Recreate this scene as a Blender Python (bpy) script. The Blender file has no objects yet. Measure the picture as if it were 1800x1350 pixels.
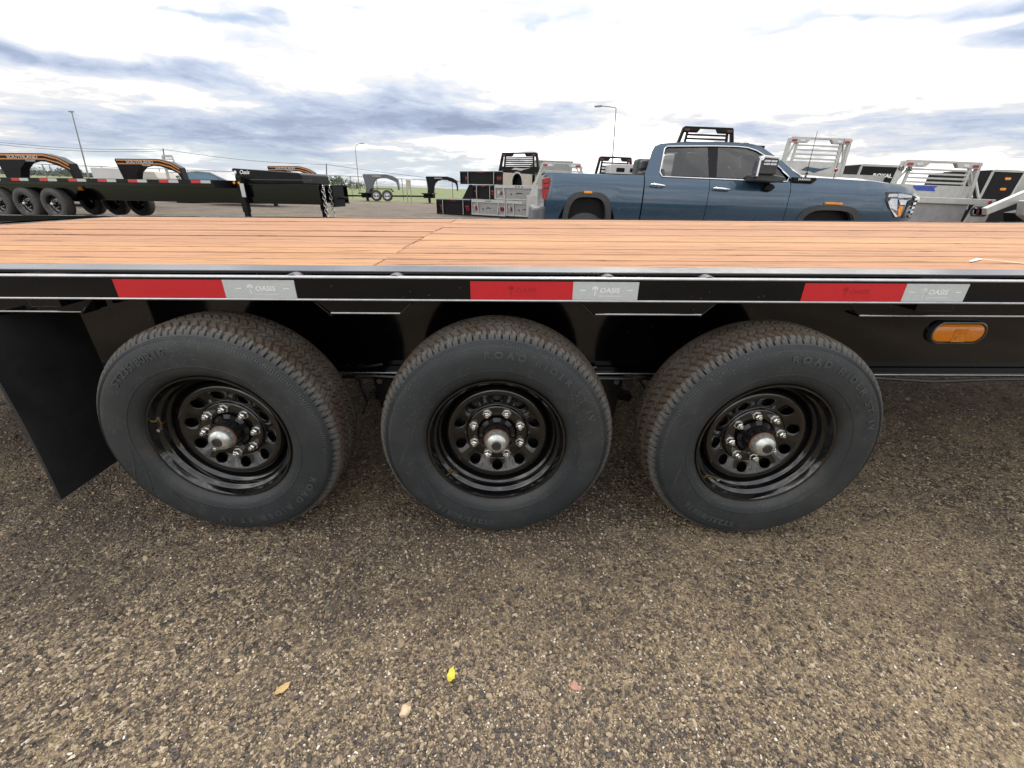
import bpy, bmesh, math, random
import numpy as np
from math import radians as rad, sin, cos, pi
from mathutils import Vector, Matrix
random.seed(7); rng = np.random.default_rng(7)
S = bpy.context.scene; COL = S.collection

# ------------------------------------------------------------------ camera
F_PX, YAW, PITCH, ROLL = 738.3, 0.0113, 0.4314, 0.0080
CAM = Vector((0.0348, -1.1967, 1.1118))
fw = Vector((sin(YAW)*cos(PITCH), cos(YAW)*cos(PITCH), -sin(PITCH)))
rt = Vector((cos(YAW), -sin(YAW), 0)); up = rt.cross(fw)
R_ = cos(ROLL)*rt + sin(ROLL)*up; U_ = -sin(ROLL)*rt + cos(ROLL)*up
cd = bpy.data.cameras.new('camera'); cam = bpy.data.objects.new('camera', cd); COL.objects.link(cam)
M = Matrix((R_, U_, -fw)).transposed().to_4x4(); M.translation = CAM
cam.matrix_world = M
cd.sensor_width = 36; cd.lens = 36*F_PX/1800; cd.clip_start = 0.02; cd.clip_end = 9000
S.camera = cam
# ------------------------------------------------------------------ exposure
S.view_settings.view_transform = 'Standard'; S.view_settings.look = 'None'
S.view_settings.exposure = 0.0; S.view_settings.gamma = 1; S.view_settings.use_curve_mapping = False
S.cycles.max_bounces = 6; S.cycles.use_denoising = True
# ------------------------------------------------------------------ sun
SUN_EL, SUN_AZ = rad(62), rad(22)          # azimuth from +Y towards +X
sd = bpy.data.lights.new('sun', 'SUN'); so = bpy.data.objects.new('sun', sd); COL.objects.link(so)
sd.energy = 1.5; sd.angle = rad(10); sd.color = (1, .95, .88)
sdir = Vector((sin(SUN_AZ)*cos(SUN_EL), cos(SUN_AZ)*cos(SUN_EL), sin(SUN_EL)))
so.rotation_euler = sdir.to_track_quat('Z', 'Y').to_euler()

# ------------------------------------------------------------------ node helper
class NT:
    def __init__(s, tree): s.t = tree; s.n = tree.nodes; s.l = tree.links
    def new(s, ty, **kw):
        n = s.n.new(ty)
        for k, v in kw.items(): setattr(n, k, v)
        return n
    def put(s, sock, v):
        if v is None: return
        if hasattr(v, 'is_output') or isinstance(v, bpy.types.NodeSocket): s.l.new(v, sock)
        else:
            if hasattr(sock.default_value, '__len__') and not hasattr(v, '__len__'): v = [v]*len(sock.default_value)
            if hasattr(v, '__len__') and len(sock.default_value) == 4 and len(v) == 3: v = (*v, 1)
            sock.default_value = v
    def m(s, op, a, b=None, c=None, clamp=False):
        n = s.new('ShaderNodeMath', operation=op, use_clamp=clamp)
        s.put(n.inputs[0], a); s.put(n.inputs[1], b)
        if c is not None: s.put(n.inputs[2], c)
        return n.outputs[0]
    def vm(s, op, a, b=None):
        n = s.new('ShaderNodeVectorMath', operation=op); s.put(n.inputs[0], a)
        if b is not None: s.put(n.inputs[1], b)
        return n.outputs[0]
    def xyz(s, x, y, z):
        n = s.new('ShaderNodeCombineXYZ'); s.put(n.inputs[0], x); s.put(n.inputs[1], y); s.put(n.inputs[2], z); return n.outputs[0]
    def sep(s, v):
        n = s.new('ShaderNodeSeparateXYZ'); s.put(n.inputs[0], v); return n.outputs
    def noise(s, vec, scale, detail=4, rough=.55, dist=0, col=False):
        n = s.new('ShaderNodeTexNoise'); s.put(n.inputs['Vector'], vec); n.inputs['Scale'].default_value = scale
        n.inputs['Detail'].default_value = detail; n.inputs['Roughness'].default_value = rough; n.inputs['Distortion'].default_value = dist
        return n.outputs['Color' if col else 'Fac']
    def vor(s, vec, scale, feature='F1', out='Distance', rnd=1):
        n = s.new('ShaderNodeTexVoronoi', feature=feature); s.put(n.inputs['Vector'], vec); n.inputs['Scale'].default_value = scale
        n.inputs['Randomness'].default_value = rnd
        return n.outputs[out]
    def ramp(s, f, stops, interp='LINEAR'):
        n = s.new('ShaderNodeValToRGB'); s.put(n.inputs[0], f); r = n.color_ramp; r.interpolation = interp
        while len(r.elements) < len(stops): r.elements.new(.5)
        for e, (p, c) in zip(r.elements, stops):
            e.position = p; e.color = (*c, 1) if hasattr(c, '__len__') else (c, c, c, 1)
        return n.outputs[0]
    def mix(s, f, a, b, mode='MIX'):
        n = s.new('ShaderNodeMix', data_type='RGBA', blend_type=mode)
        s.put(n.inputs[0], f); s.put(n.inputs[6], a); s.put(n.inputs[7], b); return n.outputs[2]
    def mr(s, v, a, b, c=0., d=1., smooth=False):
        n = s.new('ShaderNodeMapRange', interpolation_type='SMOOTHSTEP' if smooth else 'LINEAR')
        for i, x in enumerate((v, a, b, c, d)): s.put(n.inputs[i], x)
        return n.outputs[0]
    def bump(s, h, strength, dist, normal=None):
        n = s.new('ShaderNodeBump'); s.put(n.inputs['Height'], h); n.inputs['Strength'].default_value = strength
        n.inputs['Distance'].default_value = dist
        if normal is not None: s.put(n.inputs['Normal'], normal)
        return n.outputs[0]

# ------------------------------------------------------------------ world: sky with broken stratocumulus
W = bpy.data.worlds.new('World'); S.world = W; W.use_nodes = True; W.cycles.sampling_method = "MANUAL"; W.cycles.sample_map_resolution = 512
w = NT(W.node_tree); w.n.clear()
out = w.new('ShaderNodeOutputWorld')
sky = w.new('ShaderNodeTexSky', sky_type='NISHITA'); sky.sun_disc = False
sky.sun_elevation = SUN_EL; sky.sun_rotation = SUN_AZ; sky.dust_density = 1.5
d = w.vm('NORMALIZE', w.new('ShaderNodeTexCoord').outputs['Generated'])
dx, dy, dz = w.sep(d)
az = w.m('MULTIPLY', w.m('ARCTAN2', dx, dy), 57.2958)
el = w.m('MULTIPLY', w.m('ARCSINE', dz), 57.2958)
el = w.m('ADD', el, w.m('MULTIPLY', az, .026))
# cloud-deck coordinates: a layer overhead, seen in perspective
hz = w.m('ADD', w.m('MAXIMUM', dz, 0.0), .10)
cv = w.xyz(w.m('DIVIDE', dx, hz), w.m('DIVIDE', dy, hz), 0.)
wrp = w.vm('SCALE', w.vm('SUBTRACT', w.noise(cv, 1.1, 4, .6, col=True), (.5, .5, .5))); wrp.node.inputs[3].default_value = 1.1
cvw = w.vm('ADD', cv, wrp)
big = w.noise(cvw, .42, 5, .60)
fine = w.noise(cvw, 1.5, 7, .62)
tiny = w.noise(cvw, 5.0, 3, .6)
# warped az/el for placing the main masses
wn = w.noise(w.xyz(w.m('MULTIPLY', az, .06), w.m('MULTIPLY', el, .22), 0.), 1.0, 3, .6, col=True)
wr, wg, wb = w.sep(wn)
azw = w.m('ADD', az, w.m('MULTIPLY', w.m('SUBTRACT', wr, .5), 22))
elw = w.m('ADD', el, w.m('MULTIPLY', w.m('SUBTRACT', wg, .5), 6.5))
vae = w.xyz(azw, elw, 0.)
def total(lst):
    r = 0.0
    for a, e, sa, se, wt in lst:
        n = w.new('ShaderNodeVectorMath', operation='MULTIPLY_ADD'); w.put(n.inputs[0], vae)
        n.inputs[1].default_value = (1/sa, 1/se, 0); n.inputs[2].default_value = (-a/sa, -e/se, 0)
        q = w.new('ShaderNodeVectorMath', operation='DOT_PRODUCT'); w.put(q.inputs[0], n.outputs[0]); w.put(q.inputs[1], n.outputs[0])
        r = w.m('MULTIPLY_ADD', w.m('POWER', .36788, q.outputs['Value']), wt, r)
    return r
DARK = [(-43, 8.3, 12, 1.2, .85), (-33, 9.2, 8, .9, .45), (-22, 5.4, 17, 2.6, .58), (-13, 8.6, 9, 2.6, .42), (-3, 7.2, 14, 1.3, .60), (11, 8.7, 8, .8, .45),
        (-38, 3.8, 14, 1.5, .42), (33, 8.7, 6, .6, .50), (36, 6.9, 16, 1.1, .50), (24, 6.9, 8, .8, .35), (45, 5, 8, 1.2, .35), (-24, 12.2, 7, 1.3, .42),
        (-9, 12.2, 5, 1.2, .40), (6, 15.7, 7, 1.0, .50), (32, 14.9, 3, .5, .55), (41, 14.2, 5, .8, .70), (44, 12.0, 5, .7, .75), (47, 9.5, 3, 1.5, .5)]
BRIGHT = [(8, 12, 22, 2.8, .42), (26, 11, 16, 2.6, .36), (-36, 11.8, 14, 1.3, .42), (-2, 4.5, 9, .7, .55), (12, 5.2, 8, 1.3, .62), (-32, 6.6, 7, .5, .35), (45, 3.4, 10, 1.0, .30)]
dk = w.m('SUBTRACT', total(DARK), total(BRIGHT))
nz = w.m('ADD', w.m('MULTIPLY', w.m('SUBTRACT', big, .5), 1.6), w.m('MULTIPLY', w.m('SUBTRACT', fine, .5), 1.5))
nz = w.m('ADD', nz, w.m('MULTIPLY', w.m('SUBTRACT', tiny, .5), .35))
shade = w.m('ADD', w.m('ADD', dk, nz), -.03)
cl = w.ramp(w.mr(shade, -.25, .95), [(0, (2.3, 2.23, 2.14)), (.20, (1.30, 1.28, 1.26)), (.31, (.96, .965, .985)), (.45, (.80, .86, .97)), (.62, (.62, .71, .88)), (.80, (.48, .56, .74)), (1, (.38, .44, .60))])
# a cloudy sky is about three times as bright overhead as at the horizon
cl = w.vm('SCALE', cl); w.put(cl.node.inputs[3], w.m('ADD', .80, w.m('MULTIPLY', w.m('MAXIMUM', dz, 0.), 1.05)))
# blue holes high up, hazy blue low down
hole = total([(-31, 14.2, 7, .8, .9), (-24, 14.6, 5, .6, .7), (-18, 16.7, 7, .8, 1.0), (-8, 17.4, 6, .6, .8), (47, 10.5, 3, 1.2, .6), (-18, 2.2, 18, 1.7, .85), (-40, 2.2, 16, 1.6, .65), (0, 1.6, 12, 1.5, .9)])
hole = w.m('ADD', hole, w.m('MULTIPLY', w.m('SUBTRACT', fine, .5), 1.2))
hole = w.mr(hole, .30, 1.3, 0, .85, True)
skc = w.vm('SCALE', sky.outputs[0]); skc.node.inputs[3].default_value = .14
lowblue = w.mix(w.mr(el, 0, 9), (.62, .73, .85), skc)
fin = w.mix(hole, cl, lowblue)
# thin air near the horizon
fin = w.mix(w.mr(el, 0, 2.6, .45, 0), fin, (.66, .74, .84))
fin = w.mix(w.mr(dz, -.02, -.25), fin, (.16, .13, .10))
bg = w.new('ShaderNodeBackground'); w.put(bg.inputs[0], fin); bg.inputs[1].default_value = 1.0
w.l.new(bg.outputs[0], out.inputs[0])

# ------------------------------------------------------------------ helpers
def at(px, py, Y):
    dv = fw + R_*((px-900)/F_PX) - U_*((py-675)/F_PX)
    return CAM + dv*((Y-CAM.y)/dv.y)
def rampf(y):
    u = min(1, max(0, (y-3)/5)); return u*u*(3-2*u)
def gz(x, y): return -x*(.013+.013*rampf(y))
TILT = rad(1.5)
def tag(o, label=None, cat=None, group=None, kind=None):
    for k, v in (('label', label), ('category', cat), ('group', group), ('kind', kind)):
        if v: o[k] = v
    return o
def thing(name, label, cat, loc=(0, 0, 0), yaw=0, tilt=True, group=None, pitch=0):
    o = bpy.data.objects.new(name, None); COL.objects.link(o); o.empty_display_size = .1
    m = Matrix.Translation(loc) @ (Matrix.Rotation(TILT, 4, 'Y') if tilt else Matrix()) @ Matrix.Rotation(yaw, 4, 'Z') @ Matrix.Rotation(pitch, 4, 'Y')
    o.matrix_world = m
    return tag(o, label, cat, group)
class MB:
    def __init__(s): s.v = []; s.f = []
    def add(s, vs, fs):
        b = len(s.v); s.v += [tuple(v) for v in vs]; s.f += [tuple(i+b for i in f) for f in fs]; return s
    def box(s, x0, x1, y0, y1, z0, z1):
        return s.add([(x, y, z) for z in (z0, z1) for y in (y0, y1) for x in (x0, x1)],
                     [(0, 2, 3, 1), (4, 5, 7, 6), (0, 1, 5, 4), (2, 6, 7, 3), (0, 4, 6, 2), (1, 3, 7, 5)])
    def prism(s, poly, y0, y1, ax='y'):
        n = len(poly)
        a = sum(poly[i][0]*poly[(i+1) % n][1]-poly[(i+1) % n][0]*poly[i][1] for i in range(n))
        if a < 0: poly = poly[::-1]
        def P(p, t): return (p[0], t, p[1]) if ax == 'y' else ((t, p[0], p[1]) if ax == 'x' else (p[0], p[1], t))
        fs = [tuple(range(n)), tuple(range(2*n-1, n-1, -1))] + [(i, n+i, n+(i+1) % n, (i+1) % n) for i in range(n)]
        if ax == 'x' or ax == 'z': fs = [f[::-1] for f in fs]
        return s.add([P(p, y0) for p in poly]+[P(p, y1) for p in poly], fs)
    def tube(s, path, r, n=8, closed=False):
        path = [Vector(p) for p in path]; m = len(path); vs = []
        for i, p in enumerate(path):
            t = (path[min(i+1, m-1)]-path[max(i-1, 0)]).normalized()
            a = t.cross(Vector((0, 0, 1)));
            if a.length < .05: a = t.cross(Vector((0, 1, 0)))
            a.normalize(); b = t.cross(a); rr = r[i] if hasattr(r, '__len__') else r
            vs += [p+a*rr*cos(2*pi*k/n)+b*rr*sin(2*pi*k/n) for k in range(n)]
        fs = [(i*n+k, i*n+(k+1) % n, (i+1)*n+(k+1) % n, (i+1)*n+k) for i in range(m-1) for k in range(n)]
        fs += [tuple(range(n))[::-1], tuple(range((m-1)*n, m*n))]
        return s.add(vs, fs)
    def lathe(s, prof, n=48, c=(0, 0, 0), cap=False):       # around Y; prof = (r, y)
        vs = [(c[0]+r*cos(2*pi*k/n), c[1]+y, c[2]+r*sin(2*pi*k/n)) for r, y in prof for k in range(n)]
        fs = [(i*n+k, (i+1)*n+k, (i+1)*n+(k+1) % n, i*n+(k+1) % n) for i in range(len(prof)-1) for k in range(n)]
        if cap: fs += [tuple(range(n)), tuple(range((len(prof)-1)*n, len(prof)*n))[::-1]]
        return s.add(vs, fs)
    def mesh(s, name='mesh'):
        me = bpy.data.meshes.new(name); me.from_pydata(s.v, [], s.f); me.update(); return me
    def build(s, name, m, parent=None, smooth=False, bevel=0, angle=40, fix=True):
        me = s.mesh(name)
        if fix:
            bm = bmesh.new(); bm.from_mesh(me); bmesh.ops.recalc_face_normals(bm, faces=bm.faces); bm.to_mesh(me); bm.free()
        return link(me, name, m, parent, smooth, bevel, angle)
def link(me, name, m, parent=None, smooth=False, bevel=0, angle=40):
    o = bpy.data.objects.new(name, me); COL.objects.link(o)
    if m: me.materials.append(m)
    if smooth:
        me.polygons.foreach_set('use_smooth', [True]*len(me.polygons))
        if angle and angle < 180: me.set_sharp_from_angle(angle=rad(angle))
    if bevel:
        b = o.modifiers.new('bevel', 'BEVEL'); b.width = bevel; b.segments = 2; b.limit_method = 'ANGLE'; b.harden_normals = False
    if parent is not None: o.parent = parent
    return o
def inst(src, parent, loc=None, rot=None, name=None):
    c = src.copy(); COL.objects.link(c); c.parent = parent
    if name: c.name = name
    if loc is not None: c.location = loc
    if rot is not None: c.rotation_euler = rot
    return c
def copy_tree(o, parent=None):
    c = o.copy(); COL.objects.link(c)
    if parent is not None: c.parent = parent
    for ch in list(o.children): copy_tree(ch, c)
    return c
def text_mesh(txt, size, extrude=0., bold=.0, space=1.):
    cu = bpy.data.curves.new('txt', 'FONT'); cu.body = txt; cu.size = size; cu.extrude = extrude; cu.offset = bold
    cu.align_x = 'CENTER'; cu.align_y = 'CENTER'; cu.resolution_u = 3; cu.space_character = space
    o = bpy.data.objects.new('txt', cu); COL.objects.link(o)
    dg = bpy.context.evaluated_depsgraph_get(); me = bpy.data.meshes.new_from_object(o.evaluated_get(dg))
    bpy.data.objects.remove(o); bpy.data.curves.remove(cu)
    return me
def text_on(txt, size, m, parent, loc, name='lettering', sx=1., extrude=.0008, bold=0., shear=0., rotx=pi/2, slope=0.):
    me = text_mesh(txt, size, extrude, bold)
    for v in me.vertices: v.co.x = v.co.x*sx + v.co.y*shear
    o = link(me, name, m, parent); o.location = loc; o.rotation_euler = (rotx, slope, 0)
    return o

# ------------------------------------------------------------------ materials
def pmat(name, col, rough=.5, metal=0., var=.15, vscale=8., bump=0., bscale=60., bdist=.002, col2=None, coat=0., spec=.5, speck=None):
    m = bpy.data.materials.new(name); m.use_nodes = True; t = NT(m.node_tree)
    b = t.n['Principled BSDF']; oc = t.new('ShaderNodeTexCoord').outputs['Object']
    n1 = t.noise(oc, vscale, 6, .6)
    c2 = col2 if col2 else tuple(c*(1-var) for c in col)
    c1 = col if col2 else tuple(min(1, c*(1+var)) for c in col)
    c = t.mix(t.mr(n1, .3, .7), c2, c1)
    if speck:
        sc, thr, sc_col = speck
        v = t.vor(oc, sc); vn = t.noise(oc, sc*.13, 3)
        k = t.m('MULTIPLY', t.m('LESS_THAN', v, thr), t.m('GREATER_THAN', vn, .52))
        c = t.mix(k, c, sc_col)
    t.put(b.inputs['Base Color'], c); b.inputs['Metallic'].default_value = metal
    t.put(b.inputs['Roughness'], t.mr(t.noise(oc, vscale*3, 4), .3, .7, max(.02, rough*.8), min(1, rough*1.2)))
    b.inputs['Coat Weight'].default_value = coat; b.inputs['Coat Roughness'].default_value = .03
    b.inputs['Specular IOR Level'].default_value = spec
    if bump: t.put(b.inputs['Normal'], t.bump(t.noise(oc, bscale, 5), bump, bdist))
    return m
BLACK = pmat('gloss_black_paint', (.0025, .0025, .0032), .09, 0, .3, 6, .05, 14, .0012, spec=.42, speck=(55, .055, (.20, .18, .15)))
BLACK2 = pmat('black_frame_paint', (.005, .005, .006), .3, 0, .3, 6, .1, 40, .001)
RIMB = pmat('black_wheel_enamel', (.003, .003, .0035), .07, 0, .2, 10, .03, 30, .0006, spec=.55, coat=.4, speck=(90, .05, (.14, .12, .10)))
FLAP = pmat('mudflap_rubber', (.022, .021, .021), .6, 0, .3, 4, .12, 90, .002, col2=(.007, .008, .011), speck=(130, .06, (.2, .18, .15)))
STEEL = pmat('galvanised_steel', (.55, .55, .54), .32, .9, .2, 40, .1, 120, .0005)
ZINC = pmat('zinc_nut', (.62, .62, .60), .28, 1., .2, 80)
CAPM = pmat('cast_hub_cap', (.52, .53, .51), .30, .75, .25, 60, .25, 150, .0007)
WELD = pmat('painted_weld', (.07, .07, .08), .5, .1, .4, 60, .4, 90, .002)
RUST = pmat('rusty_ring', (.16, .08, .045), .8, .2, .4, 90)
BRASS = pmat('brass', (.70, .52, .20), .3, 1., .2, 50)
LIP = pmat('bright_edge_glint', (.42, .42, .44), .22, .85, .15, 20)  # pale metal paints the white glints of gloss black edges into the colour
EDGE = pmat('worn_top_flange', (.012, .012, .014), .16, 0, .25, 12, .03, 30, .0006, spec=.8)
GUM = pmat('plug_rubber', (.02, .02, .022), .5)
ALU = pmat('aluminium_plate', (.43, .43, .415), .5, .35, .12, 5, .05, 30, .001)
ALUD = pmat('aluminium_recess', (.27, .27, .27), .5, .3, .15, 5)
DK = pmat('black_powder_coat', (.007, .007, .009), .42, 0, .3, 4, spec=.18)
GREYP = pmat('grey_primer_paint', (.10, .105, .12), .5, 0, .15, 2)
ORANGE = pmat('orange_stripe', (.50, .20, .05), .5)
WHITE = pmat('white_lettering', (.78, .78, .78), .6)
REDL = pmat('red_lens', (.30, .02, .025), .2, 0, .3, 20)
REDD = pmat('dark_red_lens', (.08, .01, .01), .3)
CLEARL = pmat('clear_lens', (.55, .56, .60), .15, .3, .3, 20)
BEIGE = pmat('beige_wheel_well', (.40, .37, .31), .6, 0, .12, 3)
CONT = pmat('pale_container_wall', (.30, .32, .30), .6, 0, .1, 2)
PLAST = pmat('dark_plastic', (.035, .037, .04), .55, 0, .2, 10, .1, 300, .0005)
CHROME = pmat('chrome', (.66, .66, .68), .06, 1., .03, 5)
POLE = pmat('galvanised_pole', (.22, .23, .25), .5, .5, .1, 1)
WOODP = pmat('pole_wood', (.07, .05, .04), .9, 0, .2, 3)
MIRR = pmat('headlight_reflector', (.50, .51, .54), .15, .8, .25, 30)
BLUE = pmat('blue_car_paint', (.026, .062, .108), .30, .45, .04, 1.2, coat=1.0, col2=(.025, .060, .104))
BLUEP = pmat('blue_print', (.03, .06, .30), .5)
GLASS = pmat('tinted_glass', (.018, .020, .022), .03, 0, .15, 1.5, coat=1.0)
GLASS.node_tree.nodes['Principled BSDF'].inputs['Alpha'].default_value = .70
GLASSF = pmat('windscreen_glass', (.06, .16, .24), .03, 0, .1, 1.5, coat=1.0)
AMB = pmat('amber_plastic', (.80, .28, .02), .25, 0, .2, 30)
DGREY = pmat('dark_grey_car', (.06, .07, .085), .25, .3, .1, 1, coat=1)
SILV = pmat('silver_beige_paint', (.40, .38, .34), .4, .2, .1, 1)
OFFW = pmat('faded_lettering', (.42, .42, .42), .6)
PURE = pmat('white_panel', (.5, .5, .5), .5, 0, .08, 1)
LEAFY = pmat('yellow_leaf', (.55, .48, .05), .6, 0, .2, 60)
LEAFO = pmat('dry_leaf', (.42, .29, .12), .6, 0, .2, 60)
PINKS = pmat('pink_stone', (.36, .19, .15), .8, 0, .2, 60, .3, 90, .002)
TANS = pmat('tan_stone', (.55, .42, .28), .7, 0, .2, 60, .3, 90, .002)
CHALK = pmat('white_chalk', (.80, .76, .70), .9)

def rubber_mat(name, sidewall):
    m = bpy.data.materials.new(name); m.use_nodes = True; t = NT(m.node_tree); b = t.n['Principled BSDF']
    oc = t.new('ShaderNodeTexCoord').outputs['Object']; x, y, z = t.sep(oc)
    r = t.m('SQRT', t.m('ADD', t.m('MULTIPLY', x, x), t.m('MULTIPLY', z, z)))
    oi = t.new('ShaderNodeObjectInfo').outputs['Random']
    sh = t.vm('ADD', oc, t.xyz(t.m('MULTIPLY', oi, 40), 0., 0.))
    base = t.mix(t.noise(sh, 7, 5), (.010, .0125, .0145), (.026, .031, .0355))
    base = t.mix(t.mr(r, .240, .222, 0, .7, True), base, (.014, .013, .012))
    # dust in fine dots and smears
    sm = t.mr(t.noise(sh, 6, 7, .72), .48, .72, 0, .42)
    base = t.mix(t.m('MULTIPLY', sm, .7), base, (.085, .080, .070))
    dots = t.m('MULTIPLY', t.m('LESS_THAN', t.vor(sh, 95), .13), t.m('GREATER_THAN', t.noise(sh, 9, 3), .50))
    base = t.mix(t.m('MULTIPLY', dots, .5), base, (.22, .20, .17))
    # tread: mud
    up_ = t.mr(y, -.062, -.035, 0, 1, True); rr = t.mr(r, .350, .366, 0, 1, True)
    tread = t.m('MULTIPLY', rr, t.mr(t.noise(sh, 9, 6, .7), .36, .58, .5, 1))
    mudc = t.mix(t.noise(sh, 130, 5, .7), (.012, .0075, .0045), (.082, .053, .032))
    mudc = t.mix(t.mr(t.noise(sh, 260, 3, .7), .62, .74), mudc, (.30, .24, .17))
    gum = t.mix(t.noise(sh, 60, 4), (.040, .041, .042), (.15, .142, .128))
    k = t.m('MULTIPLY', tread, t.mr(y, -.046, -.034, .22, .95, True))
    base = t.mix(rr, base, gum); base = t.mix(k, base, mudc)
    t.put(b.inputs['Base Color'], base)
    t.put(b.inputs['Roughness'], t.mix(rr, .52, .9)); b.inputs['Specular IOR Level'].default_value = .45
    hgt = t.m('ADD', t.m('MULTIPLY', t.noise(sh, 240, 4, .7), t.mr(rr, 0, 1, .12, 1.2)), t.m('MULTIPLY', t.noise(sh, 60, 4), .3))
    ang = t.m('ARCTAN2', z, x)
    ring = None
    for rc_, wd_ in ((.2475, .0012), (.2700, .0009), (.2905, .0009), (.3290, .0010), (.3385, .0014)):
        q_ = t.m('LESS_THAN', t.m('ABSOLUTE', t.m('SUBTRACT', r, rc_)), wd_); ring = q_ if ring is None else t.m('ADD', ring, q_)
    ribs = t.m('MULTIPLY', t.m('SINE', t.m('MULTIPLY', ang, 260)), t.m('LESS_THAN', t.m('ABSOLUTE', t.m('SUBTRACT', r, .3335)), .0042))
    hgt = t.m('ADD', hgt, t.m('ADD', t.m('MULTIPLY', ring, .9), t.m('MULTIPLY', ribs, .35)))
    t.put(b.inputs['Normal'], t.bump(hgt, .65, .003))
    return m
RUB = rubber_mat('tyre_rubber', True)
LETR = pmat('moulded_letter_rubber', (.046, .051, .056), .34, 0, .2, 30)
CRES = pmat('moulded_swoosh_rubber', (.026, .029, .032), .5, 0, .2, 30)

def wood_mat():
    m = bpy.data.materials.new('stained_deck_wood'); m.use_nodes = True; t = NT(m.node_tree); b = t.n['Principled BSDF']
    oc = t.new('ShaderNodeTexCoord').outputs['Object']; oi = t.new('ShaderNodeObjectInfo').outputs['Random']
    p = t.vm('ADD', oc, t.xyz(t.m('MULTIPLY', oi, 91), t.m('MULTIPLY', oi, 37), 0.))
    x, y, z = t.sep(p)
    g = t.xyz(t.m('MULTIPLY', x, 1.6), t.m('MULTIPLY', y, 26), z)
    gw = t.vm('ADD', g, t.xyz(0., t.m('MULTIPLY', t.noise(t.xyz(t.m('MULTIPLY', x, 2.2), t.m('MULTIPLY', y, 7), 0.), 1, 3), 3.2), 0.))
    grain = t.noise(gw, 1.3, 7, .68)
    c = t.ramp(grain, [(.28, (.15, .064, .025)), (.42, (.275, .132, .058)), (.60, (.345, .175, .082)), (.8, (.41, .225, .115))])
    c = t.mix(t.mr(oi, 0, 1, 0, .55), c, t.mix(oi, (.22, .085, .040), (.46, .25, .095)))
    big = t.noise(t.xyz(t.m('MULTIPLY', x, .8), t.m('MULTIPLY', y, 5), 0.), 1.7, 4)
    c = t.mix(t.mr(big, .35, .7, 0, .40), c, (.37, .155, .075))
    # long checks and dark mineral streaks
    ck = t.noise(t.xyz(t.m('MULTIPLY', x, 2.2), t.m('MULTIPLY', y, 55), 0.), 1.0, 5, .75, .6)
    ckm = t.mr(ck, .555, .62)
    c = t.mix(t.m('MULTIPLY', ckm, .85), c, (.07, .030, .014))
    ch = t.mr(t.noise(t.xyz(t.m('MULTIPLY', x, 5), t.m('MULTIPLY', y, 40), 3.), 1.0, 4, .7), .70, .74, 0, .8)
    c = t.mix(ch, c, (.60, .46, .30))
    kn = t.vor(t.xyz(t.m('MULTIPLY', x, 2.0), t.m('MULTIPLY', y, 8.0), 0.), 1.0)
    c = t.mix(t.mr(kn, .13, .05, 0, .85), c, (.08, .035, .018))
    t.put(b.inputs['Base Color'], c); b.inputs['Roughness'].default_value = .62
    b.inputs['Specular IOR Level'].default_value = .3
    hh = t.m('SUBTRACT', grain, t.m('MULTIPLY', ckm, .8))
    t.put(b.inputs['Normal'], t.bump(hh, .5, .004))
    return m
WOOD = wood_mat()

def tape_mat(name, c1, c2):
    m = bpy.data.materials.new(name); m.use_nodes = True; t = NT(m.node_tree); b = t.n['Principled BSDF']
    oc = t.new('ShaderNodeTexCoord').outputs['Object']; x, y, z = t.sep(oc)
    v = t.vor(t.xyz(t.m('MULTIPLY', x, 1.), 0., z), 300, 'F1', 'Distance', .25)
    seam = t.m('LESS_THAN', t.m('PINGPONG', x, .0315), .0007)
    c = t.mix(t.mr(v, .25, .6), c1, c2); c = t.mix(t.m('MULTIPLY', seam, .5), c, c2)
    c = t.mix(t.mr(t.noise(oc, 14, 5), .5, .8, 0, .25), c, tuple(q*.6 for q in c1))
    t.put(b.inputs['Base Color'], c); b.inputs['Roughness'].default_value = .3; b.inputs['Coat Weight'].default_value = .4
    return m
TRED = tape_mat('red_reflective_tape', (.56, .012, .022), (.40, .006, .012))
TSIL = tape_mat('silver_reflective_tape', (.52, .55, .56), (.36, .39, .40))
PRED = pmat('tape_print_red', (.36, .004, .010), .4); PSIL = pmat('tape_print_grey', (.70, .72, .72), .4)

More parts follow.
